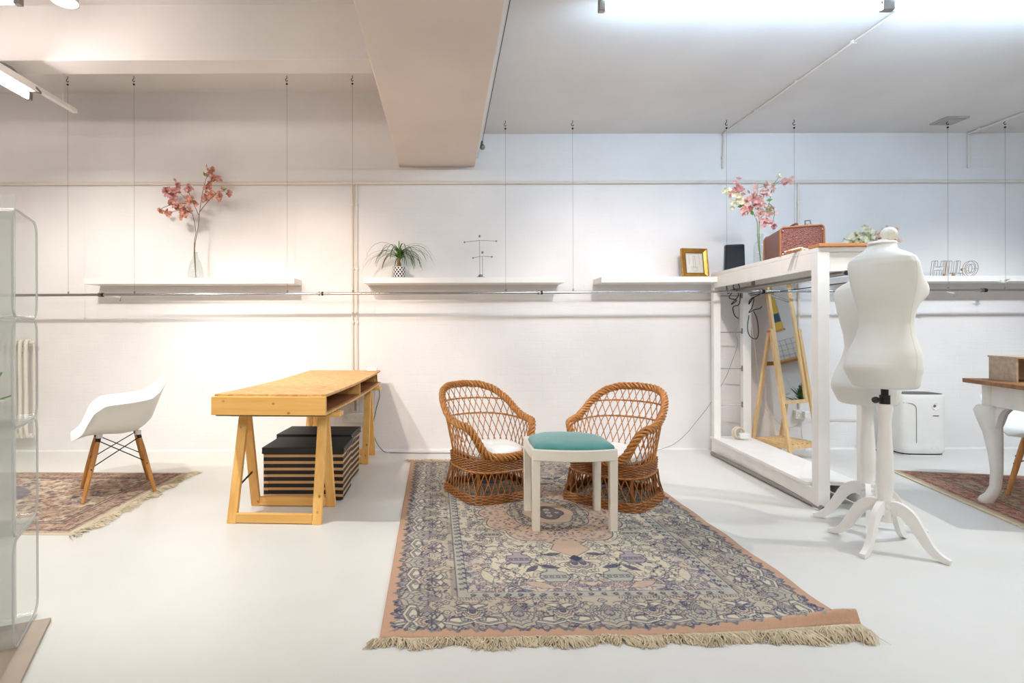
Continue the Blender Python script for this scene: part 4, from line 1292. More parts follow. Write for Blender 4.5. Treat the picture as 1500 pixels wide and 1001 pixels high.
# bottle and mixed blossoms on the rack
gb = rk(.13, 1.0)
t = thing('glass_bottle', gb, 'clear glass bottle with mixed blossoms on the rack between speaker and suitcase', 'bottle')
MB().lathe([(.0, .005), (.046, .0), (.05, .012), (.05, .15), (.04, .18), (.019, .2), (.0165, .225), (.026, .23), (.026, .245), (.018, .25), (.0145, .245), (.0145, .2), (.036, .178), (.046, .15), (.046, .014), (.0, .01)], 28, caps=False).build('glass_body', M['glass'], t)
Yb = gb.y
b0 = gb + Vector((0, 0, .02))
spray('blossom_spray', b0 + Vector((.0, 0, 0)), 'pink and cream blossom stems in the glass bottle on the rack',
      [[b0, q(1110, 350), q(1109, 325), q(1103, 312), q(1094, 302), q(1086, 290, .03), q(1075, 280, .04), q(1064, 280, .05)],
       [b0, q(1112, 348), q(1112, 322), q(1110, 305), q(1106, 292, -.03), q(1110, 281, -.03), q(1108, 276)],
       [b0, q(1112, 346), q(1113, 322), q(1121, 312), q(1127, 296), q(1131, 279, .02), q(1141, 266, .02), q(1157, 266, .03)],
       [q(1126, 298), q(1133, 305, -.02), q(1134, 318, -.03), q(1130, 328, -.03)],
       [q(1129, 283, .02), q(1135, 268, .02), q(1141, 260, .03)],
       [q(1111, 306), q(1118, 290), q(1121, 274), q(1108, 276)]],
      [(q(1081, 275, .03), 9, .034, 'rose'), (q(1072, 281, .04), 5, .03, 'rose'), (q(1064, 280, .05), 4, .02, 'cream'), (q(1078, 290, .03), 9, .036, 'cream'), (q(1086, 296, .02), 6, .03, 'cream'),
       (q(1093, 300), 5, .026, 'pale'), (q(1102, 292, -.03), 11, .04, 'rose'), (q(1092, 308, -.02), 6, .03, ('rose', 'pink')), (q(1102, 303, -.02), 5, .03, 'rose'), (q(1113, 290, -.02), 7, .036, 'pale'), (q(1119, 283), 6, .03, 'pale'),
       (q(1114, 298), 5, .03, 'peach'), (q(1113, 312, -.02), 4, .02, ('pink', 'pale')), (q(1108, 276), 3, .02, 'pale'), (q(1131, 277, .02), 4, .025, 'pale'), (q(1122, 272), 3, .02, 'pale'), (q(1127, 308), 8, .036, 'pale'), (q(1126, 325, -.03), 7, .03, ('rose', 'pale')), (q(1132, 333, -.03), 3, .02, 'rose'),
       (q(1148, 268, .02), 4, .024, ('pale', 'rose')), (q(1157, 266, .03), 3, .016, 'pale'), (q(1141, 260, .03), 3, .014, 'cream')],
      None, 8, leaves=[(q(1122, 294), .15), (q(1088, 302), 3.3), (q(1103, 316), 2.0), (q(1122, 313), .9)], size=1.05, kindsof='green')
# suitcase
m, nt, b = base_mat('crocodile_leather', .34)
v = coords(nt, (1, 1, 1))
br = nt.nodes.new('ShaderNodeTexVoronoi'); br.feature = 'DISTANCE_TO_EDGE'; br.inputs['Scale'].default_value = 1
v2 = coords(nt, (62, 62, 110)); nt.links.new(v2, br.inputs['Vector'])
nt.links.new(ramp(nt, br.outputs['Distance'], [(.0, lin((78, 34, 24))), (.16, lin((124, 62, 44))), (.5, lin((138, 72, 52)))]), b.inputs['Base Color'])
bump(nt, b, ramp(nt, br.outputs['Distance'], [(0, (0, 0, 0, 1)), (.2, (1, 1, 1, 1))]), .5, .003)
M['croc'] = m
M['tan'] = mat('tan_leather', (158, 98, 48), .5, vary=.1)
s0 = rk(.02, .40)
t = thing('suitcase', (s0 + rk(.235, .42)) / 2, 'old brown crocodile patterned suitcase standing on the rack top', 'suitcase', R(-17))
sw, sl, sh = .134, .44, .205
body = MB()
prof = [(-sw, .004), (-sw + .004, .0), (sw - .004, 0), (sw, .004), (sw * .985, sh - .03), (sw * .96, sh - .012), (sw * .88, sh), (-sw * .88, sh - .006), (-sw * .96, sh - .018), (-sw * .985, sh - .036)]
body.loft([[Vector((x, -.0, z)) for x, z in prof], [Vector((x, sl, z)) for x, z in prof]])
body.build('case_body', M['croc'], t, bevel=.008, seg=3)
for yy in (-.001, sl + .001):
    MB().tube([Vector((x * 1.002, yy, z * 1.002)) for x, z in prof], .0065, 6, closed=True).build('edge_binding', M['tan'], t, fix=False)
for sx_ in (-1, 1):
    for z in (.012, sh - .03):
        MB().ball((sx_ * (sw - .014), -.008, z), .006, 8, 4).build('stud', M['metal'], t)
for yy in (.1, .34):
    MB().bx(-.03, .03, yy - .02, yy + .02, sh - .006, sh + .006).build('handle_tab', M['tan'], t, bevel=.003)
MB().tube(spline([(0, .1, sh), (0, .11, sh + .03), (0, .16, sh + .04), (0, .28, sh + .04), (0, .33, sh + .03), (0, .34, sh)], 5), .008, 8).build('handle', M['croc'], t)
lk = MB().tube([(.026, .02, sh - .004), (.024, .02, sh + .036), (.056, .02, sh + .038), (.058, .02, sh - .004)], .0055, 6)
lk.bx(.022, .062, .012, .03, sh - .01, sh + .012)
lk.build('lock_clasp', M['metal'], t)
# board across the front end of the rack top
t = thing('wooden_board', rk(RW / 2, .07, HT), 'orange brown wooden board laid across the front end of the rack top', 'board', -rk_ang)
MB().bx(-.165, .175, -.09, .03, 0, .02).build('plank', M['orange_board'], t, bevel=.002)
rn = random.Random(5)
st = rk(-.01, .22, HT)
t = thing('twine_bundle', st + Vector((.02, 0, 0)), 'short frayed bundle of pale twine beside the suitcase on the rack', 'twine')
for k in range(7):
    y = rn.uniform(-.05, .05)
    MB().tube(spline([(-.075 + rn.random() * .03, y, .006), (-.02, y * .6, .012 + rn.random() * .012), (.02, y * .4, .016 + rn.random() * .01), (.07 + rn.random() * .02, y, .008)], 4), .005, 6).build('strand', M['fringe'] if k % 3 else M['orange_board'], t)
MB().tube([(.0, .035 * math.sin(a), .014 + .012 * math.cos(a)) for a in np.linspace(0, 2 * PI, 14)[:-1]], .006, 6, closed=True).build('binding', M['fringe'], t)

# tangle of black cable on the rear posts
def tangle(c, n, sp_, seed, label):
    rn = random.Random(seed)
    pts = [Vector(c)]
    for i in range(n):
        pts.append(Vector(c) + Vector((rn.gauss(0, sp_[0]), rn.gauss(0, .018), rn.gauss(0, sp_[1]))))
    return pts
Yt = 4.98
cable([P(1064, 418, Yt), P(1066, 430, Yt), P(1076, 424, Yt - .03), P(1068, 436, Yt), P(1079, 440, Yt), P(1071, 446, Yt - .02), P(1082, 432, Yt - .03), P(1074, 421, Yt), P(1079, 412, Yt), P(1084, 425, Yt), P(1083, 445, Yt), P(1074, 450, Yt), P(1076, 462, Yt), P(1082, 467, Yt)], .0042, M['black'], 'tangle of black cable on the left rear post of the rack', 6)
cable([P(1096, 431, Yt), P(1104, 429, Yt), P(1114, 427, Yt), P(1112, 432, Yt - .03), P(1100, 438, Yt), P(1097, 446, Yt - .02), P(1104, 436, Yt), P(1102, 450, Yt), P(1097, 458, Yt), P(1105, 454, Yt), P(1113, 452, Yt), P(1116, 449, Yt)], .0042, M['black'], 'tangle of black cable on the right rear post of the rack', 6)
cable([P(1097, 462, Yt), P(1095, 480, Yt), P(1098, 492, Yt), P(1107, 497, Yt), P(1111, 488, Yt), P(1109, 468, Yt), P(1104, 456, Yt)], .0036, M['black'], 'loop of black cable hanging beside the mirror frame', 6)
cable([P(1082, 445, Yt), P(1082, 470, Yt), P(1078, 490, Yt), P(1081, 502, Yt), P(1074, 525, Yt + .05), P(1062, 555, 5.12), P(1040, 592, 5.17), P(1020, 618, 5.2), P(1003, 638, 5.2), P(985, 652, 5.215), G(960, 661, .005)], .0022, M['wire'], 'long thin cable slanting down from the rack to the floor by the wall')
cable([P(1100, 470, Yt), P(1106, 510, 5.08), P(1112, 560, 5.14), P(1122, 598, 5.18), P(1138, 617, 5.2), P(1150, 625, 5.2), P(1163, 624, 5.2), P(1170, 617, 5.19)], .0034, M['wallpaint'], 'pale cable looping behind the mirror stand to the wall socket')
cable([P(1174, 618, 5.18), P(1174, 634, 5.19), P(1177, 648, 5.2), G(1180, 660, .005)], .0028, M['wallpaint'], 'thin white cable hanging from the plug behind the mirror stand')
px0 = rk(.2, 1.52, .147)
t = thing('extension_plug', px0, 'coil of cream cable with a white plug on the rear end of the rack base', 'plug')
MB().tube([(.045 * math.cos(a) * (1 + .12 * math.sin(a * .37)) - .02, .018 * math.sin(a * .5), .056 + .048 * math.sin(a)) for a in np.linspace(0, 6 * PI, 60)], .007, 6).build('cable_coil', mat('cream_cable', (220, 206, 180), .6), t, fix=False)
MB().bx(-.03, .05, -.055, -.015, .012, .062).build('plug_body', M['plastic'], t, bevel=.008)
# ---------------------------------------------------------------- things on the shelves
# potted ponytail palm
c = P(584.5, 406, 5.08)
t = thing('potted_palm', (c.x, 5.08, SZ1), 'grassy green palm in a black and white lozenge pot on the middle shelf', 'plant')
m, nt, b = base_mat('lozenge_glaze', .25)
tc = nt.nodes.new('ShaderNodeTexCoord'); sp = nt.nodes.new('ShaderNodeSeparateXYZ'); nt.links.new(tc.outputs['Object'], sp.inputs[0])
def mth(op, a, b_=None):
    n = nt.nodes.new('ShaderNodeMath'); n.operation = op
    for i, q_ in enumerate((a, b_)):
        if q_ is None: continue
        if isinstance(q_, (int, float)): n.inputs[i].default_value = q_
        else: nt.links.new(q_, n.inputs[i])
    return n.outputs[0]
an = mth('MULTIPLY', mth('ARCTAN2', sp.outputs['Y'], sp.outputs['X']), 12 / (2 * PI))
zz = mth('MULTIPLY', sp.outputs['Z'], 1 / .037)
fa = mth('ABSOLUTE', mth('SUBTRACT', mth('FRACT', mth('ADD', an, zz)), .5))
fb = mth('ABSOLUTE', mth('SUBTRACT', mth('FRACT', mth('SUBTRACT', an, zz)), .5))
pick = mth('MULTIPLY', mth('LESS_THAN', fa, .34), mth('LESS_THAN', fb, .34))
nt.links.new(mixc(nt, pick, lin((232, 230, 226)), lin((26, 30, 44))), b.inputs['Base Color'])
M['lozenge'] = m
MB().lathe([(.0, .0), (.05, .0), (.056, .01), (.06, .055), (.058, .105), (.054, .108), (.052, .1), (.0, .096)], 36).build('pot', M['lozenge'], t)
MB().tube([(0, 0, .09), (.002, 0, .125), (-.003, 0, .16), (0, 0, .185)], [.03, .02, .014, .012], 10).build('trunk', M['twig'], t)
M['blade'] = mat('blade_green', (70, 112, 38), .5, vary=.25, vscale=20)
M['blade_light'] = mat('blade_light_green', (128, 168, 52), .5, vary=.2, vscale=20)
rn = random.Random(12)
for k in range(62):
    a = rn.uniform(0, 2 * PI); ln = rn.uniform(.26, .48); up = rn.uniform(.5, 1.45)
    if k < 10: ln, up = rn.uniform(.12, .2), rn.uniform(1.0, 1.4)
    pts = []; x = 0; z = .175 + rn.uniform(-.02, .03); el = up; st = ln / 9
    for i in range(10):
        pts.append(Vector((x * math.cos(a), min(.13, x * math.sin(a) * .62), max(.012, z))))
        x += st * math.cos(el); z += st * math.sin(el); el -= (1.35 + up * .9) / 9 * rn.uniform(.85, 1.3)
    if c.y + min(p.y for p in pts) > 99: continue
    side = Vector((-math.sin(a), math.cos(a), 0)); rows = []
    for i, p in enumerate(pts):
        wd = .0052 * (1 - (i / 9.5) ** 2.2) + .0007
        rows.append([p - side * wd, p + Vector((0, 0, -.0015)), p + side * wd])
    MB().sheet(rows).build('leaf', M['blade_light'] if k < 12 else M['blade'], t, fix=False)
# balancing wire figure
c = P(704, 405, 5.06)
t = thing('balance_figure', (c.x, 5.06, SZ1), 'small wire balancing figure with metal balls on the middle shelf', 'sculpture')
zf_ = lambda py: P(704, py, 5.06).z - SZ1
xf_ = lambda px: P(px, 380, 5.06).x - c.x
fg = MB().loft([[Vector((r_ * math.cos(a) * (1 + .12 * math.sin(3 * a)), r_ * .7 * math.sin(a), z)) for a in np.linspace(0, 2 * PI, 17)[:-1]] for r_, z in ((.042, 0), (.04, .008), (.022, .016), (.016, .03), (.006, .034))])
fg.build('base', M['steel'], t)
for x, y0, ys, bx0, bx1, yl, yr in ((703, 346, 400, 680.5, 727, 355, 353.5), (707, 370, 400, 693, 720.5, 378, 376.5)):
    X = xf_(x)
    MB().tube([(X, 0, .02), (X - .002, 0, zf_(y0 + 6))], .0026, 6).build('upright', M['steel'], t)
    ym = (yl + yr) / 2 - 2
    MB().tube([(xf_(bx0), 0, zf_(yl)), (X, 0, zf_(ym)), (xf_(bx1), 0, zf_(yr))], .0022, 6).build('cross_bar', M['steel'], t)
    MB().ball((X - .002, 0, zf_(y0)), .0105, 12, 7, 1.2).build('head_ball', M['steel'], t)
    for bxx, yy in ((bx0, yl), (bx1, yr)): MB().ball((xf_(bxx), 0, zf_(yy)), .0085, 10, 6).build('ball', M['steel'], t)
# gilt picture frame
c = P(1018, 404, 5.1)
t = thing('picture_frame', (c.x, 5.1, SZ1), 'small gilt picture frame leaning on the shelf beside the rack', 'picture frame', R(9))
t.rotation_euler.x = R(-7)
M['gilt'] = mat('gilt_wood', (190, 140, 58), .36, .55, vary=.15, vscale=30, bscale=60, bstr=.1)
M['brown_edge'] = mat('brown_frame_edge', (120, 78, 34), .5, .2)
fw, fh, bd = .128, .268, .046
def frame_ring(o0, o1, z0, z1, mt, nm):
    a = [(-fw + o0, o0), (fw - o0, o0), (fw - o0, fh - o0), (-fw + o0, fh - o0)]
    b_ = [(-fw + o1, o1), (fw - o1, o1), (fw - o1, fh - o1), (-fw + o1, fh - o1)]
    for k in range(4):
        l = (k + 1) % 4
        mb = MB()
        mb.hexa([(a[k][0], 0, a[k][1]), (a[l][0], 0, a[l][1]), (b_[l][0], 0, b_[l][1]), (b_[k][0], 0, b_[k][1])],
                [(a[k][0], -z0, a[k][1]), (a[l][0], -z0, a[l][1]), (b_[l][0], -z1, b_[l][1]), (b_[k][0], -z1, b_[k][1])])
        mb.build(nm, mt, t, flat=True)
frame_ring(0, .014, .026, .022, M['gilt'], 'outer_moulding')
frame_ring(.014, .036, .024, .012, M['gilt'], 'inner_moulding')
frame_ring(.036, .043, .013, .013, M['brown_edge'], 'slip')
M['paper'] = mat('print_paper', (216, 212, 200), .8, vary=.03)
pr = MB().bx(-fw + .04, fw - .04, -.008, -.004, .04, fh - .04).build('print', M['paper'], t, flat=True)
k = MB()
gx, gz = fw - .048, fh
for a, b_ in (((-gx, .05), (-gx, fh - .05)), ((gx, .05), (gx, fh - .05)), ((-gx, .05), (gx, .05)), ((-gx, fh - .05), (gx, fh - .05)), ((-.01, .1), (-.008, .2)), ((.01, .1), (.008, .2)), ((-.05, .12), (-.05, .21)), ((.05, .12), (.05, .21)), ((-.04, .1), (.04, .1)), ((-.012, .2), (.012, .2))):
    k.bar((a[0], -.0085, a[1]), (b_[0], -.0085, b_[1]), .0022, .001, up=(0, 1, 0))
for r_ in (.02, .034):
    pts = [(r_ * math.cos(a), -.0085, .078 + r_ * .55 * math.sin(a)) for a in np.linspace(0, 2 * PI, 20)]
    k.tube(pts, .0009, 4)
k.build('engraving_lines', mat('engraving_ink', (160, 154, 142), .8), pr, fix=False)
# flower heads in a glass on the right shelf
c = P(1281, 404, 5.08)
t = thing('glass_vase', (c.x, 5.08, SZ1), 'small greenish glass vase on the right shelf behind the mannequins', 'vase')
M['green_glass'] = clear('green_glass', (.72, .86, .80), .02, .06, 1.45)
MB().lathe([(.0, .004), (.035, .0), (.04, .01), (.036, .06), (.03, .13), (.034, .19), (.031, .19), (.027, .13), (.033, .06), (.036, .012), (.0, .008)], 24, caps=False).build('glass_body', M['green_glass'], t)
q = lambda px, py, d=0: P(px, py, 5.08 + d)
b0 = Vector((c.x, 5.08, SZ1 + .015))
for nm, pts, cl, kd, lab in (
        ('cream', [b0, q(1279, 385), q(1276, 368), q(1264, 354)], [(q(1262, 350), 26, .07), (q(1249, 354), 10, .05), (q(1270, 346), 12, .05), (q(1256, 344), 8, .04)], 'cream', 'large cream hydrangea head in the glass vase behind the rack'),
        ('peach', [b0, q(1279, 380), q(1284, 366), q(1294, 352)], [(q(1296, 349), 24, .06), (q(1288, 353), 10, .04), (q(1304, 351), 12, .045), (q(1298, 343), 8, .03)], 'peach', 'large peach flower head in the glass vase behind the mannequins')):
    spray('hydrangea', b0, lab, [pts], [(p_, n_, s_, kd) for p_, n_, s_ in cl], None, 3 if nm == 'cream' else 6, rt=.006, cat='flower', size=1.25, kindsof='green')
# wire letters
c = P(1397, 404.5, 5.06)
t = thing('wire_letters', (c.x, 5.06, SZ1), 'wire outline letters HLLO standing on the right shelf', 'sign')
M['rosewire'] = mat('pale_wire', (150, 138, 126), .5, .3)
M['copper'] = mat('copper_clip', (176, 128, 84), .5, .3)
H_ = [(0, 0), (.24, 0), (.24, .4), (.6, .4), (.6, 0), (.84, 0), (.84, 1), (.6, 1), (.6, .62), (.24, .62), (.24, 1), (0, 1)]
L_ = [(0, 0), (.5, 0), (.5, .2), (.24, .2), (.24, 1), (0, 1)]
O1 = [(.44 + .44 * math.cos(a), .5 + .5 * math.sin(a)) for a in np.linspace(0, 2 * PI, 29)[:-1]]
O2 = [(.44 + .2 * math.cos(a), .5 + .3 * math.sin(a)) for a in np.linspace(0, 2 * PI, 25)[:-1]]
lh = .138
for px, polys in ((1364, [H_]), (1385, [L_]), (1397, [L_]), (1410, [O1, O2])):
    x0 = P(px, 404, 5.06).x - c.x
    mb = MB()
    for pl in polys:
        pp = []
        for i in range(len(pl)):
            (a, b_), (a2, b2) = pl[i], pl[(i + 1) % len(pl)]
            nn = 1 if len(pl) > 14 else 3
            for k in range(nn): pp.append((lerp(a, a2, k / nn), lerp(b_, b2, k / nn)))
        for yy in (-.012, .012):
            mb.tube([(x0 + lh * (a + .13 * b_), yy, .003 + lh * b_) for a, b_ in pp], .0022, 5, closed=True)
        for a, b_ in pl[::(1 if len(pl) < 14 else 7)]:
            mb.tube([(x0 + lh * (a + .13 * b_), -.012, .003 + lh * b_), (x0 + lh * (a + .13 * b_), .012, .003 + lh * b_)], .0015, 5)
    mb.build('letter', M['rosewire'], t, fix=False)
xx = lambda px: P(px, 400, 5.06).x - c.x
MB().tube([(xx(1382), -.014, .012), (xx(1384.5), -.014, .13)], .0035, 6).build('clip', M['copper'], t)
for px, z in ((1381, .01), (1394, .01), (1407, .06)): MB().bx(xx(px) - .007, xx(px) + .007, -.018, -.006, z - .009, z + .012).build('clip', M['copper'], t, bevel=.002)

# ---------------------------------------------------------------- standing mirror
psi = R(20)
mc = Vector((3.012, 4.96, 0))
t = thing('standing_mirror', mc, 'pale pine standing mirror with a slatted shelf behind the rack', 'mirror', psi)
# local: front is -y
PZ, til = 1.105, R(9)
fr_ = bpy.data.objects.new('mirror_frame', None)
hw, top_, bot = .148, .50, -.635
Mx = Matrix.Translation((0, 0, PZ)) @ Matrix.Rotation(-til, 4, 'X')
k = MB()
k.bx(-hw, -hw + .03, -.014, .014, bot, top_, Mx).bx(hw - .03, hw, -.014, .014, bot, top_, Mx).bx(-hw + .03, hw - .03, -.014, .014, bot, bot + .032, Mx).bx(-hw + .03, hw - .03, -.014, .014, top_ - .032, top_, Mx)
k.build('mirror_frame', M['pale_pine'], t, bevel=.002)
MB().bx(-hw + .026, hw - .026, -.004, .0, bot + .028, top_ - .028, Mx).build('mirror_glass', M['mirror'], t, flat=True)
MB().bx(-hw + .02, hw - .02, .004, .010, bot + .02, top_ - .02, Mx).build('backing', M['hardboard'], t)
for s in (-1, 1):
    x = s * (hw + .02)
    for yf in (-.2, .195):
        MB().bar((x + s * .006, yf, .003), (x, .006 * (1 if yf > 0 else -1), PZ + .02), .022, .032, up=(1, 0, 0)).build('leg', M['pale_pine'], t, bevel=.002)
    MB().tube([(x + s * .028, 0, PZ), (x - s * .03, 0, PZ)], .013, 12).build('pivot_knob', M['orange_board'], t)
    MB().bx(x - .009, x + .009, -.172, .168, .105, .135).build('shelf_bearer', M['pale_pine'], t, bevel=.002)
for i in range(6):
    x = lerp(-hw + .005, hw - .005, i / 5)
    MB().bx(x - .02, x + .02, -.168, .164, .135, .146).build('shelf_slat', M['pale_pine'], t, bevel=.001)
MB().bx(-hw - .02, hw + .02, -.178, -.162, .1, .135).build('shelf_rail', M['pale_pine'], t, bevel=.002)
MB().bx(-hw - .02, hw + .02, .158, .174, .1, .135).build('shelf_rail', M['pale_pine'], t, bevel=.002)
MB().bx(-hw - .02, hw + .02, .075, .09, .80, .835).build('back_stretcher', M['oak'], t, bevel=.002)

# ---------------------------------------------------------------- mannequins
M['jersey'] = mat('white_jersey', (226, 225, 218), .85, vary=.015, bscale=240, bstr=.06)
def torso_ring(h, n=64):
    hs = [0, .03, .14, .24, .36, .44, .54, .64, .72, .80, .86, .90, .93, .95, .965, 1.0]
    wa = [.140, .148, .165, .160, .130, .119, .126, .143, .156, .165, .168, .158, .125, .092, .072, .060]
    db = [.104, .112, .132, .124, .098, .090, .096, .108, .112, .104, .092, .082, .070, .062, .058, .055]
    cy = [.0, .0, .008, .004, -.004, -.008, -.01, -.008, -.004, .006, .016, .022, .026, .026, .024, .016]
    a, b_, c_ = interp(h, hs, wa), interp(h, hs, db), interp(h, hs, cy)
    out = []
    for k in range(n):
        th = 2 * PI * k / n
        x, y = superell(th, a, b_, 2.25)
        for s in (-1, 1):                          # bust
            dth = (th - s * .55 + PI) % (2 * PI) - PI
            g = math.exp(-(dth / .40) ** 2) * math.exp(-((h - .665) / (.085 if h < .665 else .11)) ** 2)
            y -= .066 * g; x += s * .012 * g
        for s in (-1, 1):                          # seat
            dth = (th - (PI + s * .5) + PI) % (2 * PI) - PI
            y += .03 * math.exp(-(dth / .6) ** 2) * math.exp(-((h - .13) / .11) ** 2)
        # hollow of the back and belly
        dth = (th + PI) % (2 * PI) - PI
        y += .0
        out.append((x, y + c_))
    return out
TH = .735
def make_mannequin(loc, label, zbot, clamp, yaw, legrot):
    t = thing('dress_form', loc, label, 'mannequin', 0, 'tailor mannequins beside the rack')
    rings = []
    hh = [0, .006, .015] + list(np.linspace(.03, .82, 34)) + list(np.linspace(.835, .97, 16)) + [.985, 1.0]
    Rz = Matrix.Rotation(yaw, 4, 'Z')
    for h in hh:
        k = .9 if h == 0 else (.97 if h < .01 else 1)
        tilt = .0
        rings.append([Rz @ Vector((x * k, y * k, zbot + TH * h)) for x, y in torso_ring(max(h, 0))])
    torso = MB().loft(rings).build('torso', M['jersey'], t, angle=75)
    # stitched seams down the sides, front and back
    for th0 in (PI / 2, 3 * PI / 2):
        pts = []
        kk = int(round((th0 % (2 * PI)) / (2 * PI) * 64)) % 64
        for r_ in rings[2:-4]:
            p, cen = r_[kk], sum(r_, Vector()) / 64
            pts.append(p + (p - cen).normalized() * -.0002)
        MB().tube(pts, .0012, 4).build('seam', M['jersey'], torso, fix=False)
    # neck cap and knob, tipped as in the picture
    Mn = Matrix.Translation(Rz @ Vector((0, .016, zbot + TH)))
    cap = MB().lathe([(.0, -.004), (.060, -.002), (.064, .006), (.058, .015), (.03, .02), (.016, .026), (.0, .028)], 28, M=Mn).build('neck_cap', M['cream'], t)
    Mk = Mn @ Matrix.Rotation(R(34), 4, 'Y')
    MB().lathe([(.0, .006), (.015, .01), (.013, .028), (.017, .036), (.032, .05), (.037, .066), (.033, .084), (.02, .096), (.0, .1)], 22, M=Mk).build('neck_knob', M['cream'], t)
    zt = zbot - (.085 if clamp else -.02)
    z0 = .155
    L = zt - z0
    prof = [(.0, 0), (.030, .0), (.034, .01), (.034, .035), (.028, .045), (.033, .055), (.033, .066), (.027, .074), (.032, .084), (.032, .095), (.029, .105), (.036, .16), (.0385, .24), (.036, .32), (.030, .42), (.027, .49), (.031, .535), (.035, .56), (.034, .58), (.026, .588), (.0, .588)]
    sc_ = L / .588
    MB().lathe([(r_, z0 + z * sc_) for r_, z in prof], 24).build('turned_pole', M['white'], t)
    if clamp:
        cl = MB().tube([(0, 0, zt - .004), (0, 0, zbot + .03)], .0165, 16)
        cl.tube([(0, 0, zt - .002), (0, 0, zt + .045)], .0235, 16)
        cl.build('height_clamp', M['black'], t)
        kb = MB().tube([(-.02, -.006, zt + .022), (-.05, -.012, zt + .022)], .006, 8)
        kb.lathe([(.0, -.012), (.014, -.012), (.017, -.006), (.017, .006), (.013, .012), (.0, .012)], 8, M=Matrix.Translation((-.056, -.013, zt + .022)) @ Matrix.Rotation(PI / 2, 4, 'Y'))
        kb.build('clamp_knob', M['black'], t)
    for k in range(4):
        a = legrot + k * PI / 2
        Ml = Matrix.Rotation(a, 4, 'Z')
        spn = spline([(.026, 0, .205), (.06, 0, .212), (.105, 0, .185), (.145, 0, .12), (.185, 0, .055), (.225, 0, .022), (.262, 0, .012)], 5)
        rows = []
        n = len(spn)
        for i, p in enumerate(spn):
            q_ = i / (n - 1)
            hgt = interp(q_, [0, .25, .5, .8, 1], [.075, .062, .05, .036, .022]) / 2
            d = (spn[min(i + 1, n - 1)] - spn[max(i - 1, 0)]).normalized()
            up = Vector((-d.z, 0, d.x))
            wd_ = .0125
            rows.append([Ml @ (p + up * hgt * s2 + Vector((0, wd_ * s1, 0))) for s1, s2 in ((-1, -1), (1, -1), (1, 1), (-1, 1))])
        for r_ in rows:
            for p in r_: p.z = max(p.z, .0)
        MB().loft(rows).build('leg', M['white'], t, bevel=.003)
    MB().lathe([(.0, .135), (.031, .135), (.031, .26 if False else .157), (.0, .157)], 20).build('hub', M['white'], t)
    return t
make_mannequin((2.268, 2.885, 0), 'white dress form in front with a black height clamp under the torso', .825, True, R(104), R(32))
make_mannequin((2.425, 3.21, 0), 'white dress form standing lower behind, beside the rack front post', .695, False, R(106), R(54))

make_mannequin((6.0, 3.72, 0), 'white dress form by the right wall, seen only in the mirror', .87, False, R(-80), R(20))

# ---------------------------------------------------------------- air purifier
c = G(1340, 661)
pc = Vector((4.24, 5.045, 0))
t = thing('air_purifier', pc, 'white rounded air purifier on the floor against the wall behind the mannequins', 'air purifier', R(-3))
def srect(hx, hy, n=56, e=4.2): return [superell(2 * PI * k / n, hx, hy, e) for k in range(n)]
lv = [(.88, .0), (.9, .012), (.9, .02), (.985, .035), (1.0, .07), (1.0, .5), (.985, .535), (.955, .545)]
MB().loft([[Vector((x * k, y * k, z)) for x, y in srect(.198, .122)] for k, z in lv]).build('body', M['plastic'], t, angle=50)
MB().loft([[Vector((x * k, y * k, z)) for x, y in srect(.198, .122)] for k, z in ((.93, .5452), (.9, .549), (.85, .5485))]).build('top_grille', M['dark_metal'], t)
MB().loft([[Vector((x * k, y * k, z)) for x, y in srect(.198, .122)] for k, z in ((.9, .0), (.91, .004), (.9, .01))]).build('base', M['plastic'], t)
MB().loft([[Vector((x * k, y * k, z)) for x, y in srect(.198, .122)] for k, z in ((.915, .012), (.915, .022))]).build('shadow_gap', M['black'], t)
# round control, front line and feet marks on the front (-y)
fy_ = -.1225
MB().lathe([(.0, .0), (.034, .0), (.037, .004), (.034, .007), (.024, .004), (.0, .002)], 28, M=Matrix.Translation((.082, fy_ + .003, .445)) @ Matrix.Rotation(PI / 2, 4, 'X')).build('dial', M['white'], t)
MB().lathe([(.0, .0), (.011, .0), (.010, .006), (.0, .007)], 18, M=Matrix.Translation((.070, fy_ - .002, .447)) @ Matrix.Rotation(PI / 2, 4, 'X')).build('sensor', M['steel'], t)
MB().bx(.058, .108, fy_ - .002, fy_ + .002, .355, .362).build('nameplate', M['steel'], t)
MB().tube(spline([(-.178, fy_ + .026, .47), (-.12, fy_ + .0, .465), (-.088, fy_ - .001, .44), (-.082, fy_ - .001, .38), (-.082, fy_ - .001, .12)], 5), .0022, 5).build('front_groove', mat('groove_brown', (120, 112, 100), .6), t, fix=False)
for x in (.05, .1): MB().bx(x - .008, x + .008, fy_ - .0015, fy_ + .002, .07, .092).build('button', M['cream'], t, bevel=.001)
cable([(4.05, 5.12, .05), (4.0, 5.13, .02), (3.93, 5.14, .01), (3.86, 5.1, .008), (3.82, 5.05, .008), (3.84, 5.16, .02), (3.88, 5.19, .12)], .005, M['black'], 'black power cable of the air purifier on the floor')
cable([(3.42, 5.215, .28), (3.6, 5.218, .285), (3.8, 5.218, .284), (4.0, 5.218, .28)], .004, M['wallpaint'], 'thin pale cable fixed along the wall behind the air purifier')

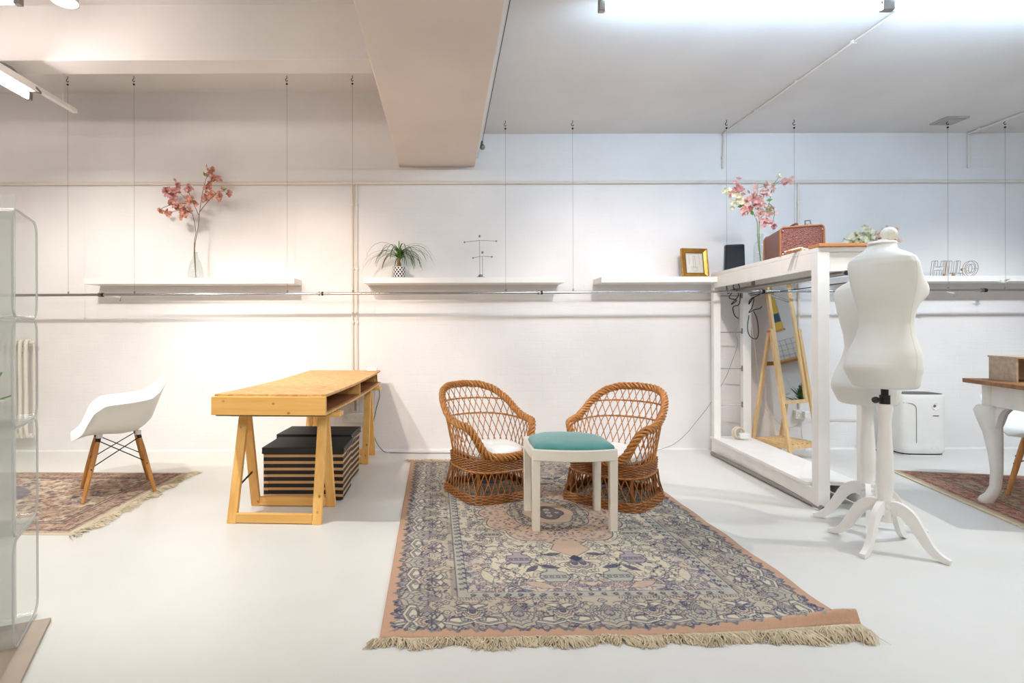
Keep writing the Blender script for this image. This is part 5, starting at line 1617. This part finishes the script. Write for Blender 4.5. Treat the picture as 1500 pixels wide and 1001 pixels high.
# ---------------------------------------------------------------- desk at the right
dO = Vector((3.42, 3.70, 0)); da = R(-12.5)
t = thing('writing_desk', dO, 'white desk with curved legs and a brown wooden top at the right edge', 'desk', da)
DW, DD, DZ = 1.25, .72, .80
MB().bx(-.0, DW, -DD, 0, DZ - .028, DZ).build('desk_top', M['walnut'], t, bevel=.004)
M['desk_white'] = mat('desk_paint', (224, 221, 216), .45, vary=.04)
for x0, x1, y0, y1 in ((.075, DW - .075, -.085, -.06), (.075, DW - .075, -DD + .06, -DD + .085), (.075, .10, -DD + .08, -.08), (DW - .1, DW - .075, -DD + .08, -.08)):
    MB().bx(x0, x1, y0, y1, DZ - .165, DZ - .028).build('apron', M['desk_white'], t, bevel=.003)
def cabriole(x, y, sx_, sy):
    d = Vector((sx_, sy, 0)).normalized()
    rows = []
    for z, off, hw_, in ((DZ - .03, .0, .045), (DZ - .162, .0, .045), (DZ - .168, .012, .058), (DZ - .20, .022, .064), (DZ - .25, .018, .056), (DZ - .34, .0, .044), (.34, -.012, .034), (.22, -.018, .028), (.12, -.012, .026), (.07, .004, .03), (.045, .022, .036), (.02, .034, .036), (.0, .034, .03)):
        cc_ = Vector((x, y, z)) + d * off
        n = 16
        rows.append([cc_ + Vector((superell(2 * PI * k / n, hw_, hw_, 3.2)[0], superell(2 * PI * k / n, hw_, hw_, 3.2)[1], 0)) for k in range(n)])
    lg = MB().loft(rows).build('leg', M['desk_white'], t, angle=50)
    # ear pieces under the apron
    for ax in ((-sx_, 0), (0, -sy)):
        e = Vector((ax[0], ax[1], 0)); n_ = Vector((-ax[1], ax[0], 0)) * .016
        base = Vector((x, y, 0)) + e * .03
        poly = [(0, DZ - .165), (.11, DZ - .165), (.075, DZ - .185), (.045, DZ - .22), (.025, DZ - .28), (0, DZ - .34)]
        MB().loft([[base + e * a + n_ + Vector((0, 0, z)) for a, z in poly], [base + e * a - n_ + Vector((0, 0, z)) for a, z in poly]]).build('ear_piece', M['desk_white'], lg)
for x, y, sx_, sy in ((.105, -.105, -1, 1), (.105, -DD + .105, -1, -1), (DW - .105, -.105, 1, 1), (DW - .105, -DD + .105, 1, -1)):
    cabriole(x, y, sx_, sy)
# open wooden box on it
M['greywood'] = wood('grey_brown_wood', (186, 164, 140), (160, 136, 112), (2, 30, 30), knots=False)
cO = dO + Matrix.Rotation(da, 3, 'Z') @ Vector((.112, -.06, DZ))
t = thing('wooden_organiser', cO, 'open fronted pale wooden box standing on the desk at the right edge', 'box', da - R(2))
MB().bx(0, .012, -.24, 0, 0, .142).build('side_panel', M['greywood'], t, bevel=.001)
MB().bx(.6, .612, -.24, 0, 0, .142).build('side_panel', M['greywood'], t, bevel=.001)
MB().bx(.012, .6, -.012, 0, 0, .142).build('back_panel', M['greywood'], t, bevel=.001)
MB().bx(-.004, .616, -.245, .004, .142, .154).build('top_panel', M['greywood'], t, bevel=.001)
for x in (.06, .16, .26, .36): MB().bx(x, x + .06, -.2, -.02, .132, .142).build('slat', M['pale_pine'], t, bevel=.001)

# ---------------------------------------------------------------- clear display shelves at the left
ua = R(24.5)
uO = Vector((-1.49, 1.93, 0))
tb = thing('floor_board', uO, 'thin grey brown board lying on the floor under the clear shelves', 'board', ua)
M['board'] = mat('grey_brown_board', (176, 160, 146), .7, vary=.04, bscale=120)
cr = G(75, 910); d_ = Matrix.Rotation(-ua, 3, 'Z') @ (cr - uO)
MB().bx(d_.x - .75, d_.x, d_.y - .62, d_.y, 0.001, .014).build('board', M['board'], tb, bevel=.001)
M['acrylic_rim'] = clear('acrylic_rim', (.80, .82, .80), .08, .35)
t = thing('display_shelf', uO + Vector((0, 0, .014)), 'tall clear acrylic display shelf of four stacked rounded cubes at the left edge', 'shelf unit', ua)
def rrect(hy, hz, r, n=7):
    p = []
    for cx, cz, a0 in ((hy - r, hz - r, 0), (-hy + r, hz - r, 90), (-hy + r, -hz + r, 180), (hy - r, -hz + r, 270)):
        for k in range(n):
            a = R(a0 + 90 * k / (n - 1)); p.append((cx + r * math.cos(a), cz + r * math.sin(a)))
    return p
MH, MD, MW, TK = .387, .345, .42, .006
for i in range(4):
    zc_ = MH * (i + .5)
    o_, i_ = rrect(MD / 2, MH / 2 - .001, .055), rrect(MD / 2 - TK, MH / 2 - .001 - TK, .05)
    n = len(o_)
    vs = []
    for pl, x in ((o_, -MW), (o_, 0), (i_, 0), (i_, -MW)):
        vs += [(x, MD / 2 + a, zc_ + b_) for a, b_ in pl]
    fs = []
    for a_ in range(4):
        for k in range(n):
            l = (k + 1) % n
            fs.append((a_ * n + k, a_ * n + l, ((a_ + 1) % 4) * n + l, ((a_ + 1) % 4) * n + k))
    MB().add(vs, fs).build('cube_shell', M['acrylic'], t)
    MB().tube([(.0, MD / 2 + a, zc_ + b_) for a, b_ in rrect(MD / 2 - TK / 2, MH / 2 - .001 - TK / 2, .052)], .0042, 6, closed=True).build('cube_rim', M['acrylic_rim'], t, fix=False)
    MB().bx(-MW + .004, -MW + .010, .02, MD - .02, zc_ - MH / 2 + .02, zc_ + MH / 2 - .02).build('cube_back', M['acrylic'], t)
MB().bx(-MW - .02, -.055, MD * .80, MD * .80 + .006, 0.008, 1.64).build('hazy_panel', M['acrylic_milky'], t)
# sprig on a little dish inside the second cube
dz = uO + Matrix.Rotation(ua, 3, 'Z') @ Vector((-.12, .2, 0)); dz.z = .014 + MH * 2 + .0075
ts = thing('green_sprig', dz, 'green sprig on a small white dish inside the clear shelves', 'sprig')
MB().lathe([(.0, .0), (.02, .0), (.012, .01), (.01, .05), (.04, .062), (.055, .072), (.052, .074), (.0, .064)], 20).build('dish', M['plastic'], ts)
for a, l in ((.3, .09), (1.2, .12), (1.7, .14), (2.6, .08)):
    MB().tube(spline([(0, 0, .066), (l * .4 * math.cos(a), .0, .066 + l * .5 * math.sin(a)), (l * math.cos(a), .01, .07 + l * math.sin(a))], 4), .003, 5).build('leaf', M['leaf_green'], ts, fix=False)

# radiator
x1 = P(56, 560, WY).x; x0 = x1 - .95
z0, z1 = P(40, 640, WY).z, P(40, 497, WY).z
t = thing('radiator', ((x0 + x1) / 2, WY, z0), 'white column radiator on the wall behind the clear shelves', 'radiator')
o3 = ((x0 + x1) / 2, WY, z0)
for i in range(18):
    x = lerp(x0 + .025, x1 - .025, i / 17)
    MB(o3).tube(spline([(x, WY - .045, z0 + .02), (x, WY - .115, z0 + .05), (x, WY - .12, z0 + .4), (x, WY - .12, z1 - .05), (x, WY - .045, z1 - .02)], 4), .0155, 8).build('column', M['cream'], t)
for z in (z0 + .025, z1 - .03):
    MB(o3).tube([(x0, WY - .07, z), (x1, WY - .07, z)], .022, 10).build('header_pipe', M['cream'], t)
for x in (x0 + .15, x1 - .15):
    MB(o3).bx(x - .015, x + .015, WY - .06, WY - .003, z1 - .12, z1 - .08).build('wall_bracket', M['cream'], t)
MB(o3).tube([(x1, WY - .07, z1 - .03), (x1 + .03, WY - .07, z1 - .03)], .016, 10).tube([(x1 + .012, WY - .07, z1 - .03), (x1 + .012, WY - .07, z0 + .03)], .008, 8).build('valve_pipe', M['cream'], t)

# ---------------------------------------------------------------- the right wall, seen in the standing mirror
RX = 7.2
t = thing('wall_poster', (RX, 3.4, 1.9), 'yellow and blue poster on the right wall, seen only in the mirror', 'poster')
M['yellow'] = mat('poster_yellow', (224, 186, 72), .7); M['blue'] = mat('poster_blue', (52, 92, 112), .7)
def POST(y0, y1, z0_, z1_):
    MB((RX, 3.4, 1.9)).bx(RX - .012, RX, y0, y1, z0_, z1_).build('sheet', M['yellow'], t)
    MB((RX, 3.4, 1.9)).bx(RX - .015, RX - .011, y0, y1, z0_ + .12, z0_ + .26).build('printed_band', M['blue'], t)
    MB((RX, 3.4, 1.9)).bx(RX - .015, RX - .011, (y0 + y1) / 2 - .02, (y0 + y1) / 2 + .02, z0_ + .26, z0_ + .42).build('printed_mast', M['blue'], t)
    MB((RX, 3.4, 1.9)).bx(RX - .02, RX, y0 - .02, y1 + .02, z0_ - .03, z0_).build('bottom_rod', M['oak'], t)
POST(3.36, 3.64, 2.0, 2.75)
t = tag(MB((RX, 3.5, 1.46)).bx(RX - .25, RX, 2.6, 4.2, 1.46, 1.49).build('wall_board', M['oak'], bevel=.002), 'wooden shelf on the right wall, seen only in the mirror', 'shelf')
t.location = (RX, 3.5, 1.46)
t = thing('wall_grid', (RX, 3.5, 1.1), 'pale wire grid above the wooden shelf, seen only in the mirror', 'grid')
for i in range(9):
    MB((RX, 3.5, 1.1)).tube([(RX - .02, 3.3 + i * .08, 1.5), (RX - .02, 3.3 + i * .08, 1.82)], .0025, 5).build('grid_bar', M['wire'], t)
for i in range(5):
    MB((RX, 3.5, 1.1)).tube([(RX - .02, 3.3, 1.5 + i * .08), (RX - .02, 3.94, 1.5 + i * .08)], .0025, 5).build('grid_bar', M['wire'], t)
t = thing('leafy_plant', (6.6, 3.86, 0), 'leafy green plant by the right wall, seen only in the mirror', 'plant')
MB().lathe([(.0, 0), (.11, 0), (.15, .72), (.14, .72), (.0, .68)], 24).build('pot', M['plastic'], t)
rn = random.Random(2)
for k in range(46):
    a = rn.uniform(0, 2 * PI); el = rn.uniform(.5, 1.35); l = rn.uniform(.25, .5)
    d = Vector((math.cos(a) * math.cos(el), math.sin(a) * math.cos(el), math.sin(el))); s_ = Vector((-math.sin(a), math.cos(a), 0)) * .045
    p0 = Vector((0, 0, .68)); p1 = p0 + d * l * .5; p2 = p0 + d * l + Vector((0, 0, -.1 * l))
    MB().add([p0, p1 + s_, p2, p1 - s_], [(0, 1, 2), (0, 2, 3)]).build('leaf', M['blade'], t, fix=False)
